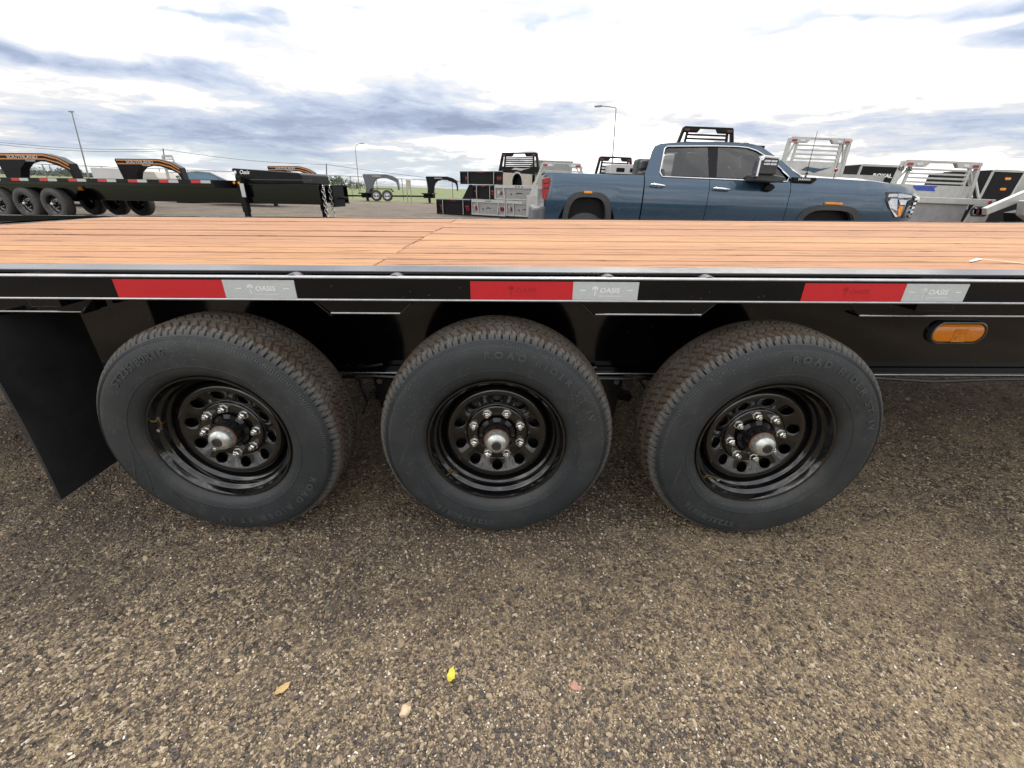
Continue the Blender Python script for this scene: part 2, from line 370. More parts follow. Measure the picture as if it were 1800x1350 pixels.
def ground_mat(name, near):
    m = bpy.data.materials.new(name); m.use_nodes = True; t = NT(m.node_tree); b = t.n['Principled BSDF']
    oc = t.new('ShaderNodeTexCoord').outputs['Object']
    wv = t.vm('ADD', oc, t.vm('SCALE', t.noise(oc, 90, 3, .6, col=True))); wv.node.inputs[1].links[0].from_node.inputs[3].default_value = .006
    c1 = t.vor(wv, 105, 'F1', 'Color'); d1 = t.vor(wv, 105)
    c2 = t.vor(wv, 240, 'F1', 'Color'); d2 = t.vor(wv, 240)
    r1 = t.sep(c1)[0]; r2 = t.sep(c2)[1]; r3 = t.sep(c1)[2]
    s1 = t.ramp(r1, [(0, (.024, .020, .019)), (.30, (.056, .044, .037)), (.52, (.13, .098, .068)), (.74, (.24, .182, .115)), (.92, (.40, .310, .195)), (1, (.62, .54, .42))])
    s2 = t.ramp(r2, [(0, (.036, .028, .023)), (.4, (.12, .090, .060)), (.72, (.26, .20, .125)), (1, (.50, .40, .26))])
    pick = t.mr(t.noise(oc, 22, 5, .65), .44, .56)
    c = t.mix(pick, s1, s2)
    # tan fines in patches / dark bitumen in others
    pt = t.mr(t.m('ADD', t.noise(oc, 1.1, 4, .6), t.m('MULTIPLY', t.m('SUBTRACT', t.noise(oc, 14, 5, .7), .5), .9)), .47, .60)
    brk = t.mr(t.noise(t.vm('ADD', oc, (3, 1, 0)), 75, 5, .72), .40, .62)
    pt = t.m('MULTIPLY', pt, t.m('ADD', .18, t.m('MULTIPLY', brk, .68)))
    c = t.mix(pt, c, t.mix(t.noise(oc, 220, 4, .7), (.13, .094, .058), (.52, .395, .240)))
    pd = t.mr(t.m('ADD', t.noise(t.vm('ADD', oc, (13, 7, 0)), .9, 4, .6), t.m('MULTIPLY', t.m('SUBTRACT', t.noise(oc, 18, 4, .7), .5), .6)), .47, .63)
    c = t.mix(t.m('MULTIPLY', pd, .72), c, t.mix(t.noise(oc, 160, 4, .7), (.030, .023, .020), (.105, .078, .060)))
    if not near:
        c = t.mix(.55, c, t.mix(t.noise(oc, .35, 5), (.040, .037, .038), (.080, .072, .066)))
        c = t.mix(t.mr(t.sep(oc)[1], 28, 36, 0, .8), c, (.17, .14, .10))
    t.put(b.inputs['Base Color'], c); b.inputs['Roughness'].default_value = .82; b.inputs['Specular IOR Level'].default_value = .35
    h = t.m('ADD', t.m('MULTIPLY', t.m('SUBTRACT', 1., d1), 1.), t.m('MULTIPLY', t.m('SUBTRACT', 1., d2), .5))
    h = t.m('ADD', h, t.m('MULTIPLY', t.noise(oc, 30, 5), .9))
    t.put(b.inputs['Normal'], t.bump(h, 1., .009 if near else .01))
    return m
GN = ground_mat('millings_near', True); GF = ground_mat('lot_far', False)
GRASS = pmat('grass_cover', (.15, .17, .045), .95, 0, 0, .25, .5, 3, .05, col2=(.075, .105, .025))
LEAFM = pmat('tree_foliage', (.045, .075, .03), .8, 0, .4, 1.5)
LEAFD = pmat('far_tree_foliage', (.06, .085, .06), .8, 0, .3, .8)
BARK = pmat('bark', (.08, .065, .05), .9)

# ------------------------------------------------------------------ ground
def sheet(name, xs, ys, fz, m, kind='structure'):
    nx, ny = len(xs), len(ys)
    vs = [(x, y, fz(x, y)) for y in ys for x in xs]
    fs = [(j*nx+i, j*nx+i+1, (j+1)*nx+i+1, (j+1)*nx+i) for j in range(ny-1) for i in range(nx-1)]
    me = bpy.data.meshes.new(name); me.from_pydata(vs, [], fs); o = link(me, name, m, None, True, 0, 180); tag(o, kind=kind); return o
import mathutils.noise as MN
def near_z(x, y):
    f = 1/(1+max(0, abs(x)-5)**2*.1)
    return gz(x, y) + .004*f*MN.noise((x*3.1, y*3.1, 0)) + .0025*f*MN.noise((x*11, y*11, 4))
xs = list(np.arange(-6, 6.001, .05)); ys = list(np.arange(-2.5, 5.001, .05))
near = sheet('millings_ground', xs, ys, near_z, GN)
def ff(x, y):
    dxn = min(max(0, 6-abs(x)), 1); dyn = min(max(0, min(y+2.5, 5-y)), 1)
    return gz(x, y) - .03*(1 if (abs(x) < 5.9 and -2.4 < y < 4.9) else .15)
lot = sheet('asphalt_lot', list(np.linspace(-75, -8, 24))+list(np.arange(-7, 7.1, .5))+list(np.linspace(8, 75, 24)),
            [-10, -6, -3]+list(np.arange(-2.5, 9, .5))+list(np.linspace(9.5, 37.5, 12)), ff, GF)
# grass terrain, polar sheet out to the horizon
def terr(r, a):
    x = CAM.x+r*sin(a); y = CAM.y+r*cos(a)
    z = gz(x, y) - .09
    px = 900+813*math.tan(a) if abs(a) < 1.4 else 0
    if abs(a) < 1.4:
        k = .0145*max(0, min(1, (px-600)/160)); k = k if px < 2500 else 0
        z -= k*max(0, r*cos(a)-44)
    return (x, y, z)
rs_ = [3, 6, 12, 20, 30, 38, 44, 50, 60, 80, 120, 200, 400, 900, 2000, 5000]; na = 240
vs = [terr(r, 2*pi*k/na) for r in rs_ for k in range(na)]
vs = [v if i >= na*4 else (v[0], v[1], v[2]-.3) for i, v in enumerate(vs)]
fs = [(i*na+k, (i+1)*na+k, (i+1)*na+(k+1) % na, i*na+(k+1) % na) for i in range(len(rs_)-1) for k in range(na)]
fs.append(tuple(range(na))[::-1])
me = bpy.data.meshes.new('ground'); me.from_pydata(vs, [], [f[::-1] for f in fs]); g = link(me, 'ground', GRASS, None, True, 0, 180); tag(g, kind='structure')

# loose pebbles: one geometry-nodes object
def pebbles():
    N = 150000
    th = rng.uniform(-1.15, 1.15, N); u = rng.uniform(0, 1, N)
    r = .35*(5.2/.35)**(u**.85)
    x = CAM.x+r*np.sin(th); y = CAM.y+r*np.cos(th)
    k = (y < 4.2) & (np.abs(x) < 5.5); x, y, r = x[k], y[k], r[k]; n = len(x)
    tone = np.clip(rng.beta(1.5, 2.4, n)+ (rng.uniform(size=n) > .935)*rng.uniform(.30, .65, n), 0, 1)
    base = np.array([near_z(a, b) for a, b in zip(x, y)])
    s = np.exp(rng.normal(math.log(.0024), .42, n)); s = np.clip(s, .0012, .0080)*(1+.25*np.clip(r-1.5, 0, 2)); s = np.where(tone > .75, np.minimum(s*.7, .0035), s)
    z = base + s*rng.uniform(-.30, .45, n)
    me = bpy.data.meshes.new('pebble_points'); me.vertices.add(n)
    me.vertices.foreach_set('co', np.stack([x, y, z], 1).ravel())
    a = me.attributes.new('sz', 'FLOAT', 'POINT'); a.data.foreach_set('value', s)
    rot = rng.uniform(0, 6.28, (n, 3)); rot[:, 0] *= .12; rot[:, 1] *= .12
    a = me.attributes.new('rot', 'FLOAT_VECTOR', 'POINT'); a.data.foreach_set('vector', rot.ravel())
    a = me.attributes.new('tone', 'FLOAT', 'POINT'); a.data.foreach_set('value', tone)
    shp = np.stack([rng.uniform(.8, 1.5, n), rng.uniform(.7, 1.1, n), rng.uniform(.45, .8, n)], 1)
    a = me.attributes.new('shp', 'FLOAT_VECTOR', 'POINT'); a.data.foreach_set('vector', shp.ravel())
    m = bpy.data.materials.new('pebble'); m.use_nodes = True; t = NT(m.node_tree); b = t.n['Principled BSDF']
    at_ = t.new('ShaderNodeAttribute', attribute_type='INSTANCER', attribute_name='tone').outputs['Fac']
    c = t.ramp(at_, [(0, (.030, .026, .025)), (.20, (.062, .050, .043)), (.38, (.125, .095, .068)), (.58, (.23, .172, .110)), (.78, (.38, .30, .195)), (.92, (.50, .44, .36)), (1, (.62, .58, .52))])
    t.put(b.inputs['Base Color'], c); b.inputs['Roughness'].default_value = .6
    ng = bpy.data.node_groups.new('scatter_pebbles', 'GeometryNodeTree')
    ng.interface.new_socket('Geometry', in_out='INPUT', socket_type='NodeSocketGeometry')
    ng.interface.new_socket('Geometry', in_out='OUTPUT', socket_type='NodeSocketGeometry')
    gi = ng.nodes.new('NodeGroupInput'); go = ng.nodes.new('NodeGroupOutput')
    ic = ng.nodes.new('GeometryNodeMeshIcoSphere'); ic.inputs['Radius'].default_value = 1; ic.inputs['Subdivisions'].default_value = 2
    sp = ng.nodes.new('GeometryNodeSetPosition'); nn = ng.nodes.new('ShaderNodeTexNoise'); nn.inputs['Scale'].default_value = 1.1
    sb = ng.nodes.new('ShaderNodeVectorMath'); sb.operation = 'SUBTRACT'; sb.inputs[1].default_value = (.5, .5, .5)
    sc_ = ng.nodes.new('ShaderNodeVectorMath'); sc_.operation = 'SCALE'; sc_.inputs[3].default_value = 1.1
    L = ng.links.new
    L(nn.outputs['Color'], sb.inputs[0]); L(sb.outputs[0], sc_.inputs[0]); L(sc_.outputs[0], sp.inputs['Offset'])
    L(ic.outputs['Mesh'], sp.inputs['Geometry'])
    sm = ng.nodes.new('GeometryNodeSetMaterial'); sm.inputs['Material'].default_value = m; L(sp.outputs[0], sm.inputs[0])
    def na_(nm, ty):
        q = ng.nodes.new('GeometryNodeInputNamedAttribute'); q.data_type = ty; q.inputs[0].default_value = nm; return q.outputs[0]
    mp = ng.nodes.new('GeometryNodeMeshToPoints'); L(gi.outputs[0], mp.inputs[0])
    ip = ng.nodes.new('GeometryNodeInstanceOnPoints'); L(mp.outputs[0], ip.inputs['Points']); L(sm.outputs[0], ip.inputs['Instance'])
    L(na_('rot', 'FLOAT_VECTOR'), ip.inputs['Rotation'])
    mu = ng.nodes.new('ShaderNodeVectorMath'); mu.operation = 'SCALE'; L(na_('shp', 'FLOAT_VECTOR'), mu.inputs[0]); L(na_('sz', 'FLOAT'), mu.inputs[3])
    L(mu.outputs[0], ip.inputs['Scale']); L(ip.outputs[0], go.inputs[0])
    o = bpy.data.objects.new('loose_pebbles', me); COL.objects.link(o); me.materials.append(m)
    md = o.modifiers.new('scatter', 'NODES'); md.node_group = ng
    tag(o, 'loose grey and tan pebbles over the millings ground', None, None, 'stuff')
pebbles()

# ------------------------------------------------------------------ near trailer
T = thing('flatbed_trailer', 'long gloss black triple axle flatbed trailer with brown plank deck filling the foreground', 'trailer', (0, 0, 0), 0, False)
XL, XR = -3.1, 5.2
ZD = .898
# deck planks, two runs meeting at a butt joint
np_, y0, y1 = 16, .142, 2.50; pw = (y1-y0)/np_
for run, (xa, xb) in enumerate(((XL, -.386), (-.386, XR))):
    for i in range(np_):
        mb = MB(); a = y0+i*pw+.0052; b = y0+(i+1)*pw-.0052
        j = random.uniform(-.006, .006)
        mb.box(xa+(.0012+j if run else 0), xb-(0 if run else .0012-j), a, b, ZD-.038, ZD+random.uniform(-.0024, .0024))
        mb.build('plank', WOOD, T, bevel=.0030)
mb = MB(); mb.box(XL-.022, XL-.004, .05, 2.58, .80, .900); mb.build('end_channel', BLACK2, T, bevel=.004)
# side channel with notches over the tyres
def side_channel(Yf, sgn, nm='side_channel'):
    nots = [(-1.235, -.50), (-.285, .295), (.625, 1.10)]
    mb = MB()
    mb.box(-4.2, 6.2, Yf, Yf+.006*sgn, .822, .8925)
    segs = [(-4.2, nots[0][0]), (nots[0][1], nots[1][0]), (nots[1][1], nots[2][0]), (nots[2][1], 6.2)]
    for a, b in segs:
        MB().tube([(a+.004, Yf-.0012, .7738), (b-.004, Yf-.0012, .7738)], .0032, 12).build('channel_lip', LIP, T, smooth=True, angle=60)
        mb.prism([(a-(.0 if a < -4 else .055), .8225), (b+(.0 if b > 6 else .055), .8225), (b, .776), (a, .776)], Yf+.0004, Yf+.0056)
        mb.box(a+.002, b-.002, Yf-.0005, Yf+.055, .770, .7765)
    o = mb.build(nm, BLACK, T, bevel=.0016)
    fl = MB(); fl.box(-4.2, 6.2, Yf-.0015, .139, .8925, .8985); fl.build('top_flange', EDGE, T, bevel=.002)
    # diagonal closing plates of the notches
    for i, (a, b) in enumerate(nots):
        for x, s in ((a, -1), (b, 1)):
            if i == 2 and s == 1: continue
            p = MB(); q0 = Vector((x+s*(-.055), 0, .823)); q1 = Vector((x+s*.006, 0, .765)); n = Vector((q1.z-q0.z, 0, -(q1.x-q0.x))).normalized()*.005
            p.prism([(q0.x, q0.z), (q1.x, q1.z), (q1.x+n.x, q1.z+n.z), (q0.x+n.x, q0.z+n.z)], Yf-.001, Yf+.06)
            p.build('notch_plate', BLACK, T, bevel=.0015)
side_channel(.045, 1)
mb = MB(); mb.box(-4.2, 6.2, 2.55, 2.556, .77, .8935); mb.box(-4.2, 6.2, 2.503, 2.556, .8935, .9015); mb.build('far_channel', BLACK, T)
mb = MB(); mb.box(-4.2, 6.2, -.0, .012, .8242, .8872); MB().tube([(-4.2, -.0005, .8245), (6.2, -.0005, .8245)], .0036, 12).build('rail_lip', LIP, T, smooth=True, angle=60); MB().tube([(-4.2, -.0005, .8872), (6.2, -.0005, .8872)], .0034, 12).build('rail_lip', LIP, T, smooth=True, angle=60); MB().tube([(-4.2, .0116, .8882), (6.2, .0116, .8882)], .0024, 12).build('rail_lip', LIP, T, smooth=True, angle=60); rail = mb.build('rub_rail', BLACK, T, bevel=.0028)
# reflective tape
def palm(cx, cz, s):
    mb = MB(); Yp = -.0019
    mb.prism([(cx-s*.05, cz-s*.55), (cx+s*.06, cz-s*.55), (cx+s*.03, cz+s*.2), (cx-s*.03, cz+s*.2)], Yp-.0003, Yp)
    for a in (20, 75, 110, 160, 200, -25):
        e = Vector((cx+s*.42*cos(rad(a)), cz+s*.2+s*.34*sin(rad(a)))); nrm = Vector((-sin(rad(a)), cos(rad(a))))*s*.09
        mid = Vector((cx, cz+s*.2)).lerp(e, .5)+Vector((0, s*.06))
        mb.prism([(cx, cz+s*.17), tuple(mid-nrm), tuple(e), tuple(mid+nrm)], Yp-.0003, Yp)
    return mb
TZ0, TZ1 = .8285, .8795
def tape(pa, pb, m, pr, logo):
    xa, xb = at(pa, 510, 0).x, at(pb, 510, 0).x
    o = MB().box(xa, xb, -.0016, 0.0002, TZ0, TZ1).build('reflective_tape', m, rail)
    if logo is not None:
        cx = xa+(xb-xa)*logo
        text_on('OASIS', .0185, pr, o, (cx+.012, -.0018, (TZ0+TZ1)/2+.001), 'logo_print', sx=1.15, extrude=.0003, bold=.0004, shear=.15)
        pl = palm(cx-.030, (TZ0+TZ1)/2+.001, .026).build('palm_print', pr, o)
        MB().box(cx-.02, cx+.045, -.0019, -.0017, TZ0+.0105, TZ0+.0117).build('underline_print', pr, o)
        if m is TSIL:
            for sx_ in (-.072, .062): MB().box(cx+sx_, cx+sx_+.016, -.0019, -.0017, TZ0+.026, TZ0+.0285).build('dash_print', pr, o)
for a, b, c, lr, lw in ((205, 395, 520, None, .52), (827, 1007, 1122, .5, .5), (1412, 1590, 1700, .52, .48)):
    tape(a, b, TRED, PRED, lr); tape(b, c, TSIL, PSIL, lw)
for px in (516, 695, 1070, 1245):
    x = at(px, 486, .02).x
    MB().lathe([(.001, .011), (.024, .011), (.026, .014), (.026, .044), (.001, .044)], 20, (x, 0, .8695)).build('rail_spool', WELD, T, smooth=True)
for pa, pb in ((42, 98), (1622, 1688)):
    xa, xb = at(pa, 486, .02).x, at(pb, 486, .02).x
    mb = MB(); mb.box(xa, xb, .0005, .044, .80, .888); mb.build('stake_pocket', BLACK, T, bevel=.002)
    mb = MB(); mb.prism([(xa-.015, .012), (xb+.01, .012), (xb+.06, .036), (xa+.02, .036)], .8885, .8905, 'z'); mb.build('pocket_plate', EDGE, T)
# main beams
for Yb in (.42, 2.10):
    mb = MB(); mb.box(-4.2, 6.2, Yb, Yb+.008, .452, .80); mb.box(-4.2, 6.2, Yb-.06, Yb+.07, .434, .4515); mb.box(-4.2, 6.2, Yb-.06, Yb+.07, .8005, .812)
    mb.build('main_beam', BLACK, T, bevel=.003)
    if Yb < 1: MB().tube([(-4.2, Yb-.062, .4435), (6.2, Yb-.062, .4435)], .004, 12).build('flange_edge', LIP, T, smooth=True, angle=60)
for i in range(24):
    x = -4.0+i*.43
    MB().box(x, x+.05, .052, 2.548, .815, .858).build('cross_member', BLACK2, T)
# light on the beam web
xa, xb = at(1632, 583, .415).x, at(1730, 583, .415).x; zc = at(1680, 584, .415).z; xm = (xa+xb)/2; hw = (xb-xa)/2
def oval(hw, hh, n=36, rr=None):
    r = hh if rr is None else rr; pts = []
    for k in range(n):
        a = 2*pi*k/n; pts.append(((hw-r)*(1 if cos(a) >= 0 else -1)+r*cos(a), hh*sin(a)))
    return pts
def oval_loft(specs, cx, cz, n=36):     # specs: (hw, hh, y)
    mb = MB(); vs = []
    for hw_, hh_, y in specs: vs += [(cx+p[0], y, cz+p[1]) for p in oval(hw_, hh_, n)]
    fs = [(i*n+k, i*n+(k+1) % n, (i+1)*n+(k+1) % n, (i+1)*n+k) for i in range(len(specs)-1) for k in range(n)]
    fs.append(tuple(range((len(specs)-1)*n, len(specs)*n)))
    mb.add(vs, fs); return mb
BEZ = pmat('lamp_bezel', (.09, .095, .10), .22, .3, .2, 30, coat=.6)
ml = oval_loft([(hw, .048, .4195), (hw, .048, .406), (hw-.003, .0455, .401), (hw-.007, .042, .400), (hw-.009, .039, .404), (hw-.009, .038, .412)], xm, zc).build('marker_light', BEZ, T, smooth=True)
AMBL = bpy.data.materials.new('amber_lens'); AMBL.use_nodes = True; t = NT(AMBL.node_tree); b = t.n['Principled BSDF']
oc = t.new('ShaderNodeTexCoord').outputs['Object']; v = t.vor(oc, 170, rnd=.1)
t.put(b.inputs['Base Color'], t.mix(v, (1.0, .36, .0), (.85, .20, .0))); b.inputs['Roughness'].default_value = .18
b.inputs['Coat Weight'].default_value = .6; t.put(b.inputs['Normal'], t.bump(v, .4, .002))
oval_loft([(hw-.0095, .0375, .4115), (hw-.011, .036, .404), (hw-.022, .027, .398)], xm, zc).build('lens', AMBL, ml, smooth=True)
MB().box(xm-.026, xm+.030, .396, .401, zc-.036, zc+.018).build('lens_block', AMB, ml, bevel=.002)
for i in range(6): MB().box(xm-.02+i*.008, xm-.017+i*.008, .3945, .396, zc-.004, zc+.014).build('lens_rib', AMBL, ml)
MB().box(xm-.014, xm+.018, .3940, .3955, zc-.026, zc-.012).build('lens_mark', AMB, ml)
# suspension between the wheels
for cxh in (-.437, .432, 1.30):
    mb = MB(); mb.prism([(cxh-.075, .433), (cxh+.075, .433), (cxh+.05, .24), (cxh-.05, .24)], .36, .368)
    mb.prism([(cxh-.075, .433), (cxh+.075, .433), (cxh+.05, .24), (cxh-.05, .24)], .45, .458)
    mb.box(cxh-.07, cxh+.07, .35, .47, .424, .4335)
    if cxh < 1: mb.build('spring_hanger', BLACK2, T, bevel=.002)
    if cxh < 1:
        bo = MB(); bo.lathe([(.001, .335), (.017, .335), (.019, .34), (.019, .357), (.001, .357)], 6, (cxh, 0, .30)); bo.build('hanger_bolt', ZINC, T)
        bo = MB(); bo.prism([(cxh-.13, .33), (cxh, .375), (cxh+.13, .33), (cxh+.12, .30), (cxh, .33), (cxh-.12, .30)], .385, .43); bo.build('equaliser', BLACK2, T, bevel=.002)
        for dx_ in (-.045, .045): MB().lathe([(.001, .349), (.012, .349), (.012, .36), (.001, .36)], 6, (cxh+dx_, 0, .41)).build('hanger_bolt', ZINC, T)
        MB().lathe([(.001, .372), (.016, .372), (.018, .378), (.018, .386), (.001, .386)], 12, (cxh-.10, 0, .325)).build('shackle_bolt', ZINC, T)
mb = MB(); pts_ = [(-3.5+.25*k, .345+.008*math.sin(k*1.7), .428+.006*math.sin(k*2.3)) for k in range(36)]
mb.tube(pts_, .007, 6); mb.build('wire_harness', BLACK2, T, smooth=True)
for x in (-.56, -.30, .30, .56, 1.22):
    MB().tube([(x, .345, .43), (x+.02, .30, .40), (x+.05, .25, .36), (x+.04, .22, .33)], .0045, 6).build('brake_wire', BLACK2, T, smooth=True)
    MB().box(x-.012, x+.012, .336, .356, .418, .436).build('wire_clip', ZINC, T)
WX = [(-.875, .388), (0., .378), (.865, .368)]
for x, z in WX:
    mb = MB(); mb.tube([(x, .10, z), (x, 2.45, z)], .055, 14); mb.build('axle', BLACK2, T, smooth=True)
    mb = MB()
    for k in range(4):
        L = .40-.07*k
        mb.tube([(x-L, .40, z+.075-.0+.012*k*0), (x-L*.5, .40, z+.045-.012*k), (x, .40, z+.035-.012*k), (x+L*.5, .40, z+.045-.012*k), (x+L, .40, z+.075)], .008, 6)
    mb.build('leaf_spring', BLACK2, T)
# inner fender plate and frame pieces seen beside the tyres
MB().box(-1.44, -1.20, .30, .34, .50, .56).build('frame_bracket', BLACK2, T, bevel=.003)
MB().box(-1.27, -1.20, .24, .29, .455, .475).build('bracket_tab', STEEL, T, bevel=.003)
# mud flap
mb = MB(); n = 14; vs = []
for i in range(n+1):
    z = .145+(.76-.145)*i/n; b_ = .012*sin(i/n*3.0)
    vs += [(-1.482+b_, -.05, z), (-1.482+b_*.4, .27, z), (-1.492+b_*.4, .27, z), (-1.492+b_, -.05, z)]
fs = []
for i in range(n):
    for k in range(4): fs.append((i*4+k, i*4+(k+1) % 4, (i+1)*4+(k+1) % 4, (i+1)*4+k))
fs += [(0, 1, 2, 3), (n*4+3, n*4+2, n*4+1, n*4)]
mb.add(vs, fs); fl = mb.build('mud_flap', FLAP, T, smooth=True, angle=30)
MB().box(-1.512, -1.494, -.04, .40, .70, .772).build('flap_bracket', BLACK2, T, bevel=.003)
fx = at(10, 563, -.02)
MB().lathe([(.001, 0), (.009, 0), (.010, .003), (.010, .008), (.001, .008)], 6, (-1.47, -.058, .735)).build('flap_bolt', BRASS, T)

# ---- wheel prototypes
def tyre_mesh():
    N = 1080; HC = .377
    side = [(.2155, -.045), (.222, -.053), (.228, -.0610), (.236, -.0680), (.246, -.0728), (.2575, -.0757), (.2580, -.0772), (.2605, -.0774), (.2610, -.0762),
            (.275, -.0775), (.300, -.0780), (.320, -.0762), (.334, -.0722), (.3425, -.0678), (.3430, -.0694), (.3450, -.0684), (.3455, -.0662), (.3475, -.0650), (.3478, -.0664), (.3492, -.0655), (.3497, -.0632)]
    sh = [(.3510, -.0622), (.3545, -.0596), (.358, -.0566), (.3615, -.0532), (.365, -.0492), (.3682, -.0446), (.3706, -.0402)]
    crown = []
    ysn = np.arange(-.0365, .118, .0034)
    for y in ysn: crown.append((.3780-.0036*((y-.04)/.077)**2 - .003*max(0, abs(y-.04)/.077-.8)/.2, float(y)))
    back = [(.370, .124), (.364, .132), (.352, .143), (.330, .152), (.30, .157), (.26, .153), (.222, .133)]
    prof = side+sh+crown+back; ns = len(side); nh = len(sh); nc = len(crown)
    th = np.arange(N)*2*pi/N
    V = np.zeros((len(prof), N, 3))
    tw = 2*pi/90
    tri = lambda q: np.abs((q % 1)*2-1)
    for i, (r, y) in enumerate(prof):
        rr = np.full(N, r); yy = np.full(N, y)
        if ns <= i < ns+nh:
            j = i-ns; P = 2*pi/108; sft = .5*P*(j >= 4)
            ph = ((th+sft*.55) % P)/P
            cut = (ph < .20) & (j > 0); big = ((th % (2*P))/(2*P) < .12) & (j > 0)
            rr = rr - np.where(cut, .0036, 0) - np.where(big, .0034, 0); yy = yy + np.where(cut, .0036, 0)+np.where(big, .0034, 0)
        elif ns+nh <= i < ns+nh+nc:
            dep = np.zeros(N)
            for gi_, yg in enumerate((-.008, .023, .057, .088)):
                c = yg+.0042*(tri(th/tw+gi_*.3)-.5)*2
                dep = np.maximum(dep, np.where(np.abs(y-c) < .0046, .0098, 0))
            rib = int(np.digitize(y, (-.008, .023, .057, .088)))
            ph = ((th + y*(1.6 if rib % 2 else -1.6) + rib*.013) % tw)/tw
            dep = np.maximum(dep, np.where(ph < .20, .0075, 0))
            ph2 = ((th*1.0 + y*2.2 + .5*tw) % tw)/tw
            dep = np.maximum(dep, np.where(ph2 < .09, .0025, 0))
            rr = rr-dep
        V[i, :, 0] = rr*np.cos(th); V[i, :, 1] = yy; V[i, :, 2] = rr*np.sin(th)
    z = V[..., 2]; fl_ = z < -HC*.985
    V[..., 2] = np.where(z < -.3735, -.3735, z)
    bul = np.clip((-z-.30)/.075, 0, 1); V[..., 1] = np.where((V[..., 1] < -.03), V[..., 1]-.004*bul**2, V[..., 1])
    me = bpy.data.meshes.new('tyre')
    n0 = len(prof); idx = np.arange(n0*N).reshape(n0, N); a = idx[:-1]; b_ = idx[1:]; a2 = np.roll(a, -1, 1); b2 = np.roll(b_, -1, 1)
    F = np.stack([a, a2, b2, b_], -1).reshape(-1, 4)
    me.vertices.add(n0*N); me.vertices.foreach_set('co', V.ravel())
    me.loops.add(F.size); me.loops.foreach_set('vertex_index', F.ravel()); me.polygons.add(len(F))
    me.polygons.foreach_set('loop_start', np.arange(0, F.size, 4)); me.update(calc_edges=True); me.validate()
    return me
tyre_me = tyre_mesh()
tyre = link(tyre_me, 'tyre', RUB, None, True, 0, 35)
# rim: barrel lathe + vented disc
def rim_obj():
    mb = MB(); ysurf = lambda r: -.0028+(.148-r)*.42
    mb.lathe([(.214, -.040), (.2195, -.0500), (.2215, -.0555), (.2190, -.0590), (.2130, -.0580), (.2095, -.0510), (.2055, -.0400), (.2025, -.0340), (.1965, -.0315), (.1935, -.0270),
              (.1925, -.012), (.1895, -.008), (.1840, -.0045), (.1820, .004), (.1795, .010), (.1755, .0135), (.1725, .017), (.1712, .030), (.1705, .055), (.169, .10), (.1700, .118)], 120)
    mb.lathe([(.1712, .030), (.1708, .018), (.1695, .009), (.1670, .002), (.1630, -.0025), (.1585, -.0042), (.1530, -.0038), (.1480, ysurf(.148))], 120)
    # annulus .105 - .148 with ten holes
    nb = 10; rc = .1265; hr = .0175; r0, r1 = .1045, .148
    for s in range(nb):
        c = rad(-90+36*s); bp = []
        for k in range(6): bp.append((c-rad(18)+rad(36)*k/6, r0))
        for k in range(5): bp.append((c+rad(18), r0+(r1-r0)*k/5))
        for k in range(6): bp.append((c+rad(18)-rad(36)*k/6, r1))
        for k in range(5): bp.append((c-rad(18), r1-(r1-r0)*k/5))
        n = len(bp); V = []
        for lay in (0, 1, 2, 3):
            for a, r in bp:
                if lay == 0: V.append((r*cos(a), ysurf(r), r*sin(a)))
                else:
                    uu, vv = (a-c)*rc, r-rc; q = math.atan2(vv, uu); h_ = hr*(1.10 if lay == 1 else 1.0)
                    x_, z_ = h_*cos(q), h_*sin(q)
                    # local tangent frame
                    R = rc+z_; aa = c+x_/rc
                    V.append((R*cos(aa), ysurf(R)+(0, 0, .0015, .010)[lay], R*sin(aa)))
        mb.add(V, [(l*n+k, l*n+(k+1) % n, (l+1)*n+(k+1) % n, (l+1)*n+k) for l in range(3) for k in range(n)])
    # step in to the flat mounting face
    mb.lathe([(.1045, ysurf(.1045)), (.1030, .0150), (.1015, .0120), (.0990, .0075), (.0955, .0062), (.0700, .0065), (.0640, .0070), (.0610, .011), (.0605, .030)], 120)
    return mb.build('rim', RIMB, None, smooth=True, angle=50, fix=False)
rim = rim_obj()
def hub_obj():
    mb = MB(); mb.lathe([(.0600, .035), (.0590, .004), (.054, .001), (.0470, -.002), (.0455, -.010), (.0450, -.034), (.0432, -.038), (.040, -.038)], 48)
    for k in range(8):
        a = 2*pi*(k+.5)/8
        vs = []
        for (r, hw_) in ((.0465, .008), (.060, .009)):
            for s_ in (-1, 1):
                for y in (-.004, .014): vs.append((r*cos(a)-s_*hw_*sin(a), y, r*sin(a)+s_*hw_*cos(a)))
        mb.add(vs, [(0, 2, 3, 1), (4, 5, 7, 6), (0, 1, 5, 4), (2, 6, 7, 3), (0, 4, 6, 2), (1, 3, 7, 5)])
    return mb.build('hub', BLACK2, None, smooth=True, angle=35)
hub = hub_obj()
hubring = MB().lathe([(.0400, -.0365), (.0412, -.0385), (.0405, -.0410), (.0376, -.0415)], 48).build('rust_ring', RUST, None, smooth=True)
cap = MB().lathe([(.0375, -.040), (.0372, -.048), (.0358, -.056), (.0320, -.0635), (.0260, -.0688), (.0185, -.0715), (.0145, -.0718)], 48).build('hub_cap', CAPM, None, smooth=True)
plug = MB().lathe([(.0155, -.0710), (.0155, -.0745), (.0142, -.0758), (.0085, -.0758), (.0080, -.0735), (.0045, -.0735), (.0035, -.0755), (.0005, -.0757)], 28).build('rubber_plug', GUM, None, smooth=True)
nutm = MB().lathe([(.0155, .006), (.0155, .001), (.0120, .0005), (.0117, -.0005), (.0117, -.0125), (.0085, -.0155)], 6, cap=True).lathe([(.0070, -.015), (.0066, -.0205), (.0052, -.0220), (.0003, -.0220)], 12)
nut = nutm.build('lug_nut', ZINC, None, smooth=True, angle=30)
